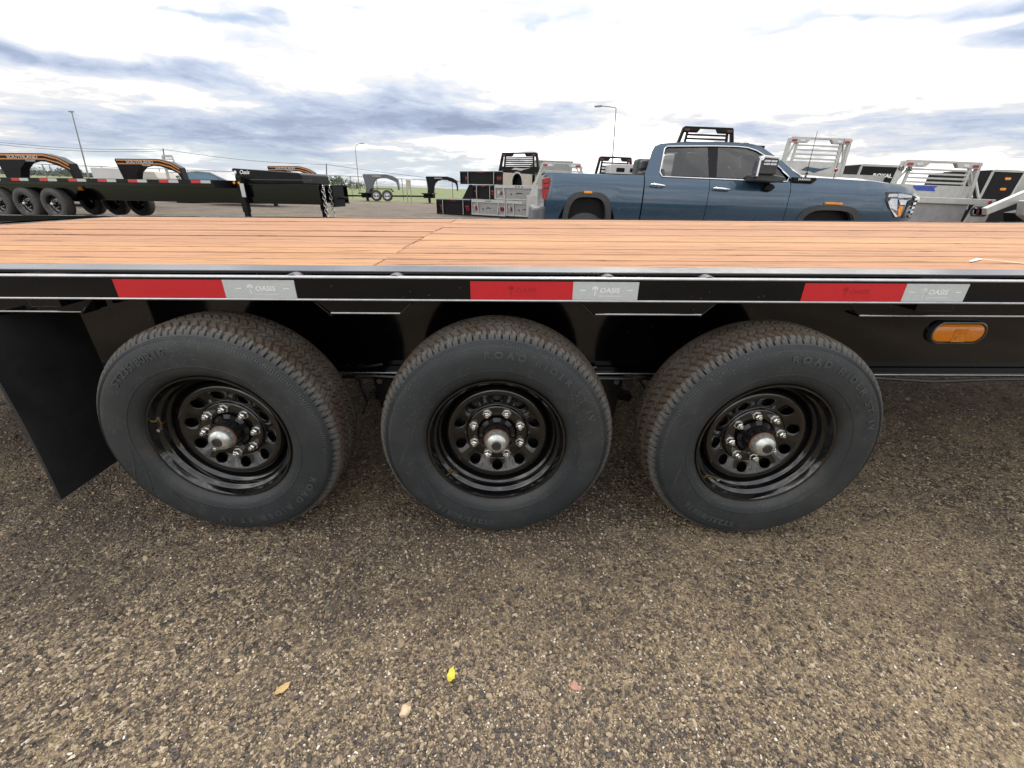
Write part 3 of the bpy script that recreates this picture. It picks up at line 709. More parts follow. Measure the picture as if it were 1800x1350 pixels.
valve = MB().tube([(0, -.012, 0), (0, -.024, -.002), (0, -.034, -.006), (0, -.050, -.014)], [.0065, .006, .0048, .0048], 10).build('valve_stem', BRASS, None, smooth=True)
vcap = MB().lathe([(.0001, -.062), (.0052, -.062), (.0056, -.058), (.0056, -.048), (.003, -.048)], 10, (0, 0, -.014)).build('valve_cap', ZINC, None, smooth=True)
drum = MB().lathe([(.062, .02), (.10, .035), (.150, .04), (.158, .05), (.158, .11), (.05, .115)], 48).build('brake_drum', BLACK2, None, smooth=True, angle=30)
def ring_text(txt, size, rm, a0, space=1.0, yf=-.0788):
    me = text_mesh(txt, size, .0009, .0008, space)
    xs_ = [v.co.x for v in me.vertices]; x0 = min(xs_)
    for v in me.vertices:
        a = rad(a0)-(v.co.x-x0)*1.16/rm; r = rm+v.co.y
        ys_ = yf + max(0, (r-.312))*.12
        v.co = Vector((r*cos(a), ys_-v.co.z, r*sin(a)))
    return me
def swoosh(mirror=False):
    mb = MB()
    for q, (a0, a1, r0, r1, wd) in enumerate(((184, 206, .272, .335, .016), (200, 218, .270, .335, .013), (222, 246, .268, .333, .018))):
        n = 14; vs = []
        for k in range(n+1):
            t_ = k/n; a = rad(a0+(a1-a0)*t_); r = r0+(r1-r0)*t_**1.6; h_ = wd*math.sin(pi*t_)**.8*.5+.0003
            y = -.0784+max(0, r-.312)*.20
            vs += [(r*cos(a)-h_*sin(a), y, r*sin(a)+h_*cos(a)), (r*cos(a)+h_*sin(a), y, r*sin(a)-h_*cos(a))]
        mb.add(vs, [(2*k, 2*k+1, 2*k+3, 2*k+2) for k in range(n)])
    return mb.build('moulded_swoosh', CRES, None)
sw = swoosh()
lt1 = link(ring_text('ROAD RIDER ST IV', .028, .3075, 0, 1.62), 'lettering', LETR, None, False)
lt2 = link(ring_text('ST235/80R16', .029, .3075, 0, 1.15), 'size_lettering', LETR, None, False)
ticks = MB()
for k in range(24):
    a = 2*pi*k/24; c_, s_ = cos(a), sin(a)
    for r0, r1, hwid in ((.262, .285, .0006),):
        ticks.add([(r0*c_-hwid*s_, -.0781, r0*s_+hwid*c_), (r0*c_+hwid*s_, -.0781, r0*s_-hwid*c_), (r1*c_+hwid*s_, -.0785, r1*s_-hwid*c_), (r1*c_-hwid*s_, -.0785, r1*s_+hwid*c_)], [(0, 1, 2, 3)])
tick = tag(ticks.build('sidewall_ticks', CRES, None), kind='stuff')
def rotY(o, deg): o.rotation_euler = (0, -rad(deg), 0); return o   # +deg = anticlockwise seen from the camera
parts_used = set()
def use(src, parent):
    if src.name not in parts_used:
        parts_used.add(src.name); src.parent = parent; return src
    return inst(src, parent)
def wheel(x, z, txt, size_a, rimrot, nutrot, valv, swr, parent, far=False):
    e = bpy.data.objects.new('wheel', None); COL.objects.link(e); e.parent = parent; e.location = (x, 0 if not far else 2.55, z)
    if far: e.rotation_euler = (0, 0, pi)
    ty = use(tyre, e); rotR = use(rim, e); rotY(rotR, rimrot)
    use(hub, e); use(drum, e)
    if far: return e
    use(cap, e); use(hubring, e); use(plug, e)
    for k in range(8):
        a = rad(nutrot+45*k); o = use(nut, e); o.location = (.0826*cos(a), 0, .0826*sin(a)); o.rotation_euler = (0, random.uniform(0, 1), 0)
    v1 = use(valve, e); v2 = use(vcap, e)
    for v_ in (v1, v2): v_.location = (.1945*cos(rad(valv)), 0, .1945*sin(rad(valv))); v_.rotation_euler = (0, -(rad(valv)+pi/2)*0-rad(valv)+pi/2, 0)
    rotY(use(lt1, e), txt); rotY(use(lt2, e), size_a); rotY(use(sw, e), swr); use(tick, e)
    return e
wheel(*WX[0], -25, 140, 6, 1, 168, 0, T)
wheel(*WX[1], 96, 268, 0, 22.5, 222, -10, T)
wheel(*WX[2], 92, 262, -6, 10, 226, -35, T)
for x, z in WX: wheel(x, z, 0, 0, 10, 0, 0, 0, T, True)
# chalk mark on the deck
p0, p1 = at(1704, 457, .3), at(1795, 461, .3)
def deckpt(px, py):
    dv = fw + R_*((px-900)/F_PX) - U_*((py-675)/F_PX); return CAM+dv*((ZD+.0025-CAM.z)/dv.z)
pts = [deckpt(1706, 459), deckpt(1722, 454.5), deckpt(1760, 458.5), deckpt(1800, 462.5), deckpt(1835, 466)]
mb = MB(); vs = []
for i, p in enumerate(pts):
    h_ = .006+.004*(i % 2); vs += [(p.x, p.y-h_, ZD+.0022), (p.x, p.y+h_, ZD+.0022)]
mb.add(vs, [(2*i, 2*i+2, 2*i+3, 2*i+1) for i in range(len(pts)-1)]); mb.build('chalk_mark', CHALK, T)

# ------------------------------------------------------------------ things lying on the ground
def gpt(px, py):
    dv = fw + R_*((px-900)/F_PX) - U_*((py-675)/F_PX); t_ = .5
    while True:
        p = CAM+dv*t_
        if p.z < near_z(p.x, p.y): return p
        t_ += .002
def leaf(px, py, L, Wd, rot, m, label, curl=.4):
    p = gpt(px, py); mb = MB(); n = 8; vs = []
    for k in range(n+1):
        t_ = k/n; wv = Wd*math.sin(pi*min(1, t_*1.02))**.7*(1+.18*math.sin(t_*19)); x = (t_-.5)*L
        zc_ = .004+curl*.012*(t_-.5)**2*4
        vs += [(x, -wv/2, zc_+.004*curl*math.sin(t_*7)), (x, 0, zc_-.002), (x, wv/2, zc_+.005*curl)]
    fs = []
    for k in range(n): fs += [(3*k, 3*k+3, 3*k+4, 3*k+1), (3*k+1, 3*k+4, 3*k+5, 3*k+2)]
    mb.add(vs, fs); o = mb.build('fallen_leaf', m, None, smooth=True)
    s = o.modifiers.new('thick', 'SOLIDIFY'); s.thickness = .0008
    o.location = (p.x, p.y, p.z+.006); o.rotation_euler = (0.08, .06, rad(rot)); tag(o, label, 'leaf', 'fallen leaves on the ground')
leaf(793, 1193, .040, .020, 80, LEAFY, 'bright yellow torn leaf lying on the gravel below the middle wheel', .7)
leaf(498, 1215, .040, .017, 50, LEAFO, 'dull orange flat leaf on the gravel, left of the yellow leaf', .3)
def stone(px, py, s, m, label, name='stone'):
    p = gpt(px, py); bm = bmesh.new(); bmesh.ops.create_icosphere(bm, subdivisions=3, radius=1)
    for v in bm.verts:
        n_ = MN.noise(v.co*1.3+Vector((px, 0, 0))); v.co = v.co*(1+.28*n_); v.co.x *= s[0]; v.co.y *= s[1]; v.co.z *= s[2]
    me = bpy.data.meshes.new(name); bm.to_mesh(me); bm.free(); o = link(me, name, m, None, True, 0, 60)
    o.location = (p.x, p.y, p.z+s[2]*.35); o.rotation_euler = (0, .2, rad(70)); tag(o, label, 'stone')
stone(713, 1250, (.016, .012, .010), TANS, 'pale tan pebble with a grey face, largest stone near the bottom edge')
stone(1013, 1203, (.020, .014, .003), PINKS, 'flat pinkish stone pressed into the gravel right of the yellow leaf')

# ------------------------------------------------------------------ blue pickup truck
def pickup():
    P = thing('pickup_truck', 'blue crew cab pickup truck with chrome window trim parked behind the trailer deck', 'truck', (.66, 6.85, -.12), 0, True)
    W2 = 1.03
    def ytop(z):       # near side surface: distance inward from the widest line
        pts = [(.45, .05), (.75, .0), (1.10, -.02), (1.36, .0), (1.46, .035), (1.54, .085), (1.80, .20), (2.0, .29), (2.06, .33)]
        for (a, b), (c, d_) in zip(pts, pts[1:]):
            if z <= c: return b+(d_-b)*max(0, (z-a))/(c-a)
        return pts[-1][1]
    def slant(x, y, z):
        return x+.30*y*max(0, min(1, (2.7-x)/.8))*(1 if z > 1.52 and x > 1.69 else 0)
    def end(x):        # the plan view narrows at nose and tail
        e_ = 0
        if x > 5.9: e_ += .32*((x-5.9)/.95)**2.2
        if x < .12: e_ += .05*((.12-x)/.2)**2
        return e_
    def S3(x, z, off=0, side=1):
        y = ytop(z)+end(x)-off
        if side == 1: return (x, y, z)
        return (slant(x, 2*W2-y, z), 2*W2-y, z)
    def arch(x, c, r, top): # raised bottom edge over a wheel
        dx_ = abs(x-c)
        if dx_ > r: return .48
        return max(.48, .48+(top-.48)*(1-(dx_/r)**3.2)**.6)
    RA, FA = (.75, .56, 1.17), (5.08, .58, 1.12)
    def bot(x): return max(arch(x, *RA), arch(x, *FA))
    def panel(name, x0, x1, zt, m, zb=None, nx=24, nz=10, off=0, both=True, par=P, lean=0):
        o = None
        for side in ((-1, 1) if both else (1,)):
            mb = MB(); vs = []
            for j in range(nz+1):
                for i in range(nx+1):
                    x = x0+(x1-x0)*i/nx; a = (zb or bot)(x) if callable(zb or bot) else zb; t_ = zt(x) if callable(zt) else zt
                    z = a+(t_-a)*j/nz; vs.append(S3(x, z, off, side))
            n = nx+1
            mb.add(vs, [(j*n+i, j*n+i+1, (j+1)*n+i+1, (j+1)*n+i) for j in range(nz) for i in range(nx)])
            o = mb.build(name, m, par, smooth=True, angle=30)
        return o
    hoodz = lambda x: np.interp(x, [4.3, 4.85, 5.73, 6.28, 6.60, 6.80], [1.60, 1.60, 1.58, 1.53, 1.46, 1.38])
    bedz = lambda x: 1.515+.012*x
    body = panel('bed_side', .0, 1.690, bedz, BLUE, nx=40)
    panel('rear_door', 1.712, 2.842, 1.535, BLUE, zb=lambda x: .48)
    panel('front_door', 2.852, 4.275, 1.535, BLUE, zb=lambda x: .48)
    fz = lambda x: hoodz(x) if x < 5.95 else min(hoodz(x), 1.45)
    panel('fender', 4.285, 6.80, hoodz, BLUE, nx=56)
    for x_, y_ in ((3.10, .42), (3.10, 1.22), (2.10, .30), (2.10, 1.18)):
        st = MB().prism([(x_, 1.0), (x_+.45, 1.0), (x_+.50, 1.10), (x_+.12, 1.16), (x_+.02, 1.66), (x_-.12, 1.66)], y_, y_+.46).build('seat', PLAST, P, bevel=.04)
        MB().box(x_-.13, x_-.01, y_+.11, y_+.35, 1.68, 1.86).build('headrest', PLAST, st, bevel=.04)
    MB().prism([(4.05, 1.30), (4.05, 1.52), (4.45, 1.56), (4.60, 1.40)], .22, 1.84).build('dashboard', DK, P, bevel=.03)
    # seams dark behind
    MB().box(.1, 6.2, .12, 2*W2-.12, .5, 1.34).build('inner_body', DK, P)
    # bed rail cap, tailgate, bed floor
    for y_ in (.085, 2*W2-.15): MB().box(.0, 1.69, y_, y_+.065, 1.50, 1.53).build('bed_rail', BLUE, P, bevel=.01)
    MB().box(-.02, .05, .10, 2*W2-.10, .75, 1.50).build('tailgate', BLUE, P, bevel=.015)
    # nose
    mb = MB(); vs = []
    ny = 14
    xsn = [4.48, 4.90, 5.3, 5.73, 6.1, 6.28, 6.5, 6.66, 6.80]
    for x in xsn:
        for j in range(ny+1):
            y = end(x)+ytop(hoodz(x))+(2*W2-2*(end(x)+ytop(hoodz(x))))*j/ny
            q = (j/ny-.5)*2; z = hoodz(x)+.03*(1-q**4)+ (.02 if .45 < abs(q) < .75 else 0)
            vs.append((x+.10*(1-q*q)*(x > 6.5), y, z))
    n = ny+1
    mb.add(vs, [(i*n+j, i*n+j+1, (i+1)*n+j+1, (i+1)*n+j) for i in range(len(xsn)-1) for j in range(ny)]); mb.build('hood', BLUE, P, smooth=True)
    mb = MB(); mb.box(6.62, 6.86, .42, 2*W2-.42, .62, 1.42); mb.build('grille', DK, P, bevel=.03)
    for k in range(6):
        mb = MB(); z = .92+k*.085
        mb.tube([(6.68, .32, z), (6.84, .44, z), (6.90, .70, z), (6.92, 1.03, z), (6.90, 1.36, z), (6.84, 1.62, z), (6.68, 1.74, z)], .022, 8); mb.build('grille_bar', CHROME, P, smooth=True)
    for k in range(6):
        mb = MB(); z = .95+k*.085; mb.box(6.70, 6.80, .34, .385, z, z+.045); mb.build('grille_tooth', CHROME, P, bevel=.008)
    MB().prism([(6.50, 1.40), (6.66, 1.405), (6.83, 1.36), (6.86, 1.27), (6.82, 1.29), (6.64, 1.36)], .255, .36).build('grille_surround', CHROME, P, bevel=.01)
    MB().box(6.4, 6.98, .22, 2*W2-.22, .45, .80).build('front_bumper', CHROME, P, bevel=.06)
    MB().box(-.20, .02, .08, 2*W2-.08, .62, .96).build('rear_bumper', GREYP, P, bevel=.05)
    MB().box(-.10, .06, .055, .30, .70, .98).build('bumper_corner', GREYP, P, bevel=.04)
    # greenhouse
    def sheet3(name, pts2, m, off=0., par=P, thick=.0):
        for side in (-1, 1):
            mb = MB(); V = [S3(x, z, off, side) for x, z in pts2]; mb.add(V, [tuple(range(len(V)))])
            o = mb.build(name, m, par, smooth=False)
        return o
    def strip(name, top, bottom, m, off=0.):   # loft between two polylines of equal count
        for side in (-1, 1):
            mb = MB(); n = len(top); k = 4; vs = []
            for (a, b) in zip(bottom, top):
                for j in range(k+1): vs.append(S3(a[0]+(b[0]-a[0])*j/k, a[1]+(b[1]-a[1])*j/k, off, side))
            mb.add(vs, [(i*(k+1)+j, (i+1)*(k+1)+j, (i+1)*(k+1)+j+1, i*(k+1)+j+1) for i in range(n-1) for j in range(k)])
            o = mb.build(name, m, P, smooth=True)
        return o
    rail_t = [(1.86, 2.0), (1.97, 2.045), (2.31, 2.085), (3.0, 2.11), (3.33, 2.11), (3.58, 2.095), (3.75, 2.062), (4.06, 1.875), (4.26, 1.735), (4.50, 1.565)]
    rail_b = [(1.98, 1.97), (2.05, 1.99), (2.35, 2.025), (3.0, 2.05), (3.33, 2.045), (3.50, 2.035), (3.64, 1.995), (3.96, 1.83), (4.12, 1.70), (4.30, 1.535)]
    strip('roof_rail', rail_t, rail_b, BLUE)
    strip('rear_pillar', [(1.70, 1.53), (1.76, 1.72), (1.82, 1.92), (1.865, 2.0)], [(1.99, 1.53), (1.975, 1.62), (2.01, 1.86), (2.04, 1.985)], BLUE)
    strip('door_pillar', [(2.80, 2.042), (2.84, 1.535)], [(2.985, 2.052), (2.965, 1.535)], DK, -.004)
    sheet3('side_glass', [(2.02, 1.545), (2.00, 1.60), (2.06, 1.95), (2.10, 1.975), (2.84, 2.02), (2.86, 1.545)], GLASS, -.010)
    sheet3('side_glass', [(2.955, 1.545), (2.975, 2.03), (3.33, 2.03), (3.50, 2.015), (3.63, 1.98), (3.88, 1.86), (4.08, 1.69), (4.22, 1.545)], GLASS, -.010)
    # chrome window surround
    ring = [(2.01, 1.525), (1.965, 1.60), (2.035, 1.965), (2.08, 2.005), (2.92, 2.040), (3.33, 2.045), (3.50, 2.033), (3.65, 1.993), (3.89, 1.875), (4.10, 1.715), (4.24, 1.60), (4.22, 1.53), (4.16, 1.518), (3.0, 1.520), (2.01, 1.525)]
    for side in (1, -1):
        MB().tube([S3(x, z, .008, side) for x, z in ring], .011, 6).build('window_trim', CHROME, P, smooth=True)
    # roof shell, windscreen, rear screen
    rt_ = [(1.865, 2.0), (1.97, 2.045), (2.31, 2.085), (3.0, 2.11), (3.33, 2.11), (3.58, 2.095), (3.75, 2.065)]
    mb = MB(); vs = []; ny = 10
    for x, z in rt_:
        y_ = ytop(z)+.004
        for j in range(ny+1):
            q = (j/ny-.5)*2; yy_ = y_+(2*W2-2*y_)*j/ny; vs.append((slant(x, yy_, z), yy_, z+.045*(1-q*q)))
    n = ny+1; mb.add(vs, [(i*n+j, i*n+j+1, (i+1)*n+j+1, (i+1)*n+j) for i in range(len(rt_)-1) for j in range(ny)]); mb.build('roof', BLUE, P, smooth=True)
    mb = MB(); vs = []
    for x, z, bl in ((3.75, 2.062, .10), (4.06, 1.885, .22), (4.26, 1.75, .32), (4.50, 1.59, .42)):
        y_ = ytop(z)+.01
        for j in range(ny+1):
            q = (j/ny-.5)*2; vs.append((x+bl*(1-q*q), y_+(2*W2-2*y_)*j/ny, z+.05*(1-q*q)))
    mb.add(vs, [(i*n+j, i*n+j+1, (i+1)*n+j+1, (i+1)*n+j) for i in range(3) for j in range(ny)]); mb.build('windscreen', GLASSF, P, smooth=True)
    mb = MB(); vs = []
    for x, z in ((1.70, 1.30), (1.70, 1.53), (1.76, 1.72), (1.82, 1.92), (1.865, 2.0)):
        y_ = ytop(z)+.01
        for j in range(2): yy_ = y_+(2*W2-2*y_)*j; vs.append((slant(max(x, 1.695), yy_, max(z, 1.525)), yy_, z))
    mb.add(vs, [(i*2, i*2+1, i*2+3, i*2+2) for i in range(4)]); mb.build('rear_screen', GLASS, P)
    for k, y in enumerate((.60, 1.03, 1.46)):
        MB().prism([(3.50, 2.10), (3.53, 2.135), (3.62, 2.135), (3.68, 2.085)], y-.06, y+.06).build('cab_marker', PLAST, P, bevel=.01)
    # arch trims
    def arch_trim(c, r, top, m):
        for side in (-1, 1):
            mb = MB()
            for dep, nm in ((0, 0),):
                outp, inp = [], []
                for k in range(25):
                    a = pi*k/24; f = lambda v: math.copysign(abs(v)**.55, v)
                    outp.append((c-(r+.095)*f(cos(a))*1.0, .62+(top+.085-.62)*abs(sin(a))**.6)); inp.append((c-(r-.0)*f(cos(a)), .62+(top-.62)*abs(sin(a))**.6))
                vs = [S3(x, z, .022, side) for x, z in outp]+[S3(x, z, .022, side) for x, z in inp]+[S3(x, z, -.12, side) for x, z in inp]+[S3(x, z, -.01, side) for x, z in outp]
                n = 25; mb.add(vs, [(l*n+k, l*n+k+1, l*n+n+k+1, l*n+n+k) for l in range(2) for k in range(n-1)]+[(k, k+1, 3*n+k+1, 3*n+k) for k in range(n-1)])
            mb.build('arch_trim', m, P, smooth=True, angle=30)
    arch_trim(.75, .34, 1.16, PLAST); arch_trim(5.09, .50, 1.09, PLAST)
    for x0, x1, z in ((.66, .80, 1.235), (4.93, 5.24, 1.20)):
        MB().box(x0, x1, -.045, -.015, z-.018, z+.018).build('side_marker', AMB, P, bevel=.006)
    # wheels
    for c in (.75, 5.09):
        for y in (.10, 2*W2-.36):
            wh = bpy.data.objects.new('wheel', None); COL.objects.link(wh); wh.parent = P
            MB().lathe([(.26, 0), (.30, -.01), (.40, .0), (.445, .03), (.45, .10), (.445, .20), (.40, .25), (.26, .26)], 48, (c, y, .47)).build('tyre', PLAST, wh, smooth=True, angle=50)
            MB().lathe([(.26, .02), (.25, .03), (.20, .05), (.06, .04), (.05, .02), (.001, .02)], 32, (c, y, .47)).build('rim', CHROME, wh, smooth=True)
    # handles, mirror, lamps, badge
    for x0, x1, z in ((1.80, 2.05, 1.385), (2.90, 3.20, 1.362)):
        mb = MB(); mb.tube([(x0, -.035, z+.012), (x0+.03, -.058, z+.010), ((x0+x1)/2, -.066, z+.004), (x1-.03, -.058, z-.004), (x1, -.035, z-.006)], [.012, .019, .021, .019, .012], 10)
        mb.build('door_handle', CHROME, P, smooth=True)
    ym = -.26
    mr_ = MB().prism([(3.44, 1.60), (3.46, 1.84), (3.50, 1.865), (3.72, 1.85), (3.75, 1.82), (3.75, 1.60)], ym-.08, ym+.10).build('side_mirror', PLAST, P, bevel=.02)
    MB().prism([(3.45, 1.795), (3.48, 1.875), (3.73, 1.862), (3.762, 1.80), (3.72, 1.80), (3.71, 1.825), (3.50, 1.835), (3.475, 1.79)], ym-.095, ym+.08).build('mirror_cap', CHROME, mr_, bevel=.01)
    MB().box(3.425, 3.455, ym-.085, ym+.09, 1.56, 1.85).build('mirror_shell', CHROME, mr_, bevel=.01)
    for k in range(2):
        for j in range(2): MB().box(3.50+.11*k, 3.60+.11*k, ym-.094, ym-.08, 1.735+.045*j, 1.765+.045*j).build('mirror_lamp', CLEARL, mr_, bevel=.003)
    MB().prism([(3.47, 1.50), (3.47, 1.60), (3.76, 1.60), (3.95, 1.575), (3.94, 1.50), (3.80, 1.485)], ym-.04, .10).build('mirror_arm', PLAST, mr_, bevel=.02)
    MB().prism([(3.76, 1.37), (3.80, 1.47), (3.92, 1.47), (3.97, 1.42), (3.90, 1.35)], -.06, .02).build('mirror_foot', DK, mr_, bevel=.02)
    # tail lamp
    mb = MB(); mb.prism([(-.06, 1.14), (-.07, 1.43), (.05, 1.455), (.07, 1.40), (.045, 1.22), (.0, 1.08), (-.03, 1.09)], -.012, .20); tl = mb.build('tail_lamp', REDL, P, bevel=.012)
    MB().prism([(-.055, 1.34), (-.055, 1.352), (.045, 1.367), (.045, 1.355)], -.016, .0).build('lamp_bar', DK, tl)
    MB().prism([(-.055, 1.26), (-.055, 1.27), (.045, 1.285), (.045, 1.275)], -.016, .0).build('lamp_bar', DK, tl)
    # head lamp following the nose curve
    def nose(name, pts, m, off, par):
        mb = MB(); V = [S3(x, z, off) for x, z in pts]; V2 = [S3(x, z, -.05) for x, z in pts]; n = len(V)
        mb.add(V+V2, [tuple(range(n))]+[(k, (k+1) % n, n+(k+1) % n, n+k) for k in range(n)]); o1 = mb.build(name, m, par); mb = MB()
        mb2 = [(v[0], 2*W2-v[1], v[2]) for v in V+V2]; mb.add(mb2, [tuple(range(n))[::-1]]+[(k, n+k, n+(k+1) % n, (k+1) % n) for k in range(n)]); mb.build(name, m, par)
        return o1
    hl = nose('headlight', [(5.98, 1.415), (6.20, 1.42), (6.48, 1.405), (6.62, 1.385), (6.60, 1.34), (6.47, 1.30), (6.45, 1.0), (6.31, 1.0), (6.10, 1.16), (6.0, 1.28)], PLAST, .010, P)
    nose('lamp_reflector', [(6.02, 1.335), (6.03, 1.385), (6.20, 1.395), (6.21, 1.345)], MIRR, .016, hl)
    nose('lamp_reflector', [(6.22, 1.33), (6.22, 1.40), (6.58, 1.378), (6.57, 1.345)], MIRR, .016, hl)
    nose('lamp_reflector', [(6.05, 1.26), (6.10, 1.315), (6.22, 1.315), (6.30, 1.12), (6.38, 1.02), (6.31, 1.02), (6.12, 1.17)], MIRR, .016, hl)
    nose('turn_signal', [(6.32, 1.12), (6.33, 1.20), (6.43, 1.20), (6.43, 1.03), (6.38, 1.03)], AMB, .017, hl)
    nose('lamp_reflector', [(6.26, 1.30), (6.33, 1.22), (6.46, 1.22), (6.46, 1.30)], CLEARL, .017, hl)
    nose('grille_side', [(6.50, 1.0), (6.52, 1.28), (6.63, 1.33), (6.65, 1.375), (6.83, 1.35), (6.84, 1.0)], DK, .012, P)
    for k in range(5):
        z = 1.01+.072*k; nose('grille_tooth', [(6.70, z), (6.69, z+.04), (6.80, z+.045), (6.81, z+.012)], CHROME, .022, P)
    v_ = MB().prism([(4.30, 1.52), (4.29, 1.595), (4.68, 1.602), (4.71, 1.565), (4.66, 1.52)], .035, .12).build('fender_vent', DK, P, bevel=.008)
    text_on('DURAMAX', .040, CHROME, v_, (4.48, .028, 1.562), sx=1.1, extrude=.002, bold=.001)
    # hood badge and whip markers
    for x, z0, z1, dx_ in ((4.58, 1.60, 2.30, -.0), (5.06, 1.52, 2.22, .01)):
        pass
    return P
TR = pickup()
def whip(pa, pb, Y, label, ball):
    a, b = at(*pa, Y), at(*pb, Y)
    o = thing('whip_antenna', label, 'antenna', tuple(a), 0, False)
    MB().tube([(0, 0, -.03), tuple(b-a)], [.007, .0035], 6).build('whip', DK, o, smooth=True)
    MB().lathe([(.001, -.012), (.02, -.012), (.02, .012), (.001, .012)], 10).build('base', DK, o)
    if ball:
        q = (b-a)*ball; m_ = MB().lathe([(.001, -.03), (.02, -.024), (.03, 0), (.02, .024), (.001, .03)], 16, tuple(q)); m_.build('knob', REDL, o, smooth=True)
whip((1418, 305), (1437, 230), 7.35, 'thin plain whip antenna at the base of the blue truck windscreen', 0)
whip((1463, 322), (1485, 243), 6.98, 'whip antenna with a red knob on the blue truck fender', .3)

# ------------------------------------------------------------------ second black trailer (left)
def simple_wheel(parent, x, y, z, R=.38, w=.22, rimm=None, face=-1):
    e = bpy.data.objects.new('wheel', None); COL.objects.link(e); e.parent = parent; e.location = (x, y, z)
    if face > 0: e.rotation_euler = (0, 0, pi)
    MB().lathe([(R*.58, .0), (R*.62, -.018), (R*.78, -.028), (R*.90, -.018), (R*.97, .0), (R, .02), (R, w*.5), (R, w-.02), (R*.95, w), (R*.58, w)], 48).build('tyre', TYF, e, smooth=True, angle=45)
    MB().lathe([(R*.58, .0), (R*.56, .0), (R*.50, .02), (R*.47, .07), (R*.40, .085), (R*.32, .06), (R*.18, .06), (R*.17, .0), (R*.10, -.03), (.001, -.035)], 32).build('rim', rimm or RIMB, e, smooth=True)
    if rimm is None:
        nm = None
        for k in range(8):
            a = 2*pi*k/8
            if nm is None: nm = MB().lathe([(.013, .058), (.013, .03), (.001, .03)], 6).build('lug_nut', ZINC, e); oo = nm
            else: oo = inst(nm, e)
            oo.location = (R*.25*cos(a), 0, R*.25*sin(a))
        MB().lathe([(.04, .0), (.04, -.045), (.025, -.06), (.001, -.062)], 16).build('hub_cap', CAPM, e, smooth=True)
    return e
TYF = pmat('far_tyre_rubber', (.05, .05, .048), .75, 0, .3, 8)
def trailer2():
    yaw = rad(-10); X0, Y0 = -11.55, 10.5; zg = at(92, 387, 10.5).z
    o = thing('flatbed_trailer', 'black tag flatbed trailer with red and white tape and front toolbox, at left', 'trailer', (X0, Y0, zg), yaw, False, None)
    o.matrix_world = Matrix.Translation((X0, Y0, zg)) @ Matrix.Rotation(rad(.35), 4, 'Y') @ Matrix.Rotation(yaw, 4, 'Z')
    D = .975; x0, x1 = -6, 4.78
    MB().box(x0, x1, .02, 2.48, D-.07, D).build('deck', WOOD, o)
    MB().box(x0, x1+.035, -.012, .018, D-.075, D+.006).build('rub_rail', DK, o)
    MB().box(x1+.002, x1+.034, .02, 2.49, D-.16, D+.006).build('end_rail', DK, o)
    MB().box(x0, x1, .03, .045, D-.15, D-.08).build('side_channel', BLACK, o)
    p = .86; k = 0; x = 4.75
    while x > -5.5:
        MB().box(x-.26, x, -.016, -.0125, D-.066, D-.004).build('reflective_tape', TSIL, o)
        MB().box(x-.52, x-.261, -.016, -.0125, D-.066, D-.004).build('reflective_tape', TRED, o); x -= p
    for y in (.55, 1.85): MB().box(-6, 7.1, y, y+.012, .50, D-.08).box(-6, 7.1, y-.05, y+.06, .48, .4995).box(4.96, 7.1, y-.05, y+.06, D-.0795, D-.06).build('main_beam', BLACK, o)
    for x in (0, -.87, -1.74): simple_wheel(o, x, .03, .38); simple_wheel(o, x, 2.45, .38, face=1)
    MB().box(.30, .42, .51, .545, D-.27, D-.17).build('marker_light', AMB, o)
    # tongue, box, jacks
    MB().prism([(4.80, .62), (4.90, 1.15), (4.81, D+.24), (4.87, D+.28), (6.6, D+.19), (6.66, D+.15), (6.68, D-.05), (4.9, D-.05)], .62, 1.78).build('toolbox', DK, o, bevel=.02)
    MB().box(4.99, 6.93, .58, .615, D+.02, D+.045).build('toolbox_trim', EDGE, o)
    text_on('Oasis', .12, WHITE, o, (5.18, .612, D+.19), shear=.3, bold=.002)
    MB().lathe([(.001, -.01), (.035, -.01), (.035, .005), (.001, .005)], 16, (4.93, .612, D+.19)).build('emblem', WHITE, o)
    for x, y in ((5.12, .42), (6.28, 1.90)):
        MB().box(x-.07, x+.07, y, y+.12, .28, D+.10).box(x-.055, x+.055, y+.015, y+.105, -.02, .279).build('jack', DK, o, bevel=.006)
    MB().box(5.14, 5.24, .40, .418, .62, .92).build('decal', PURE, o)
    for dx_ in (.0, .13): MB().lathe([(.001, -.01), (.028, -.01), (.028, .01), (.001, .01)], 12, (5.0+dx_, .41, .93)).build('breakaway_plug', AMB, o)
    mb = MB(); mb.box(7.1, 7.22, .95, 1.45, .42, D-.08); mb.build('coupler_plate', DK, o)
    MB().tube([(7.22, 1.2, .62), (7.45, 1.2, .62)], .03, 8).build('pintle_eye', DK, o)
    for s_ in (.75, 1.05):
        for k in range(9):
            z = D-.12-.075*k; l = MB(); l.tube([(7.14+.04*cos(a)*(1 if k % 2 else .3), s_-.1-.03*sin(a)*(.2 if k % 2 else 1)-.0, z+.05*sin(a)*.9*(1)) if k % 2 else (7.16, s_-.1+.03*cos(a), z+.05*sin(a)) for a in [2*pi*j/8 for j in range(9)]], .012, 5)
            l.build('chain_link', STEEL, o)
trailer2()

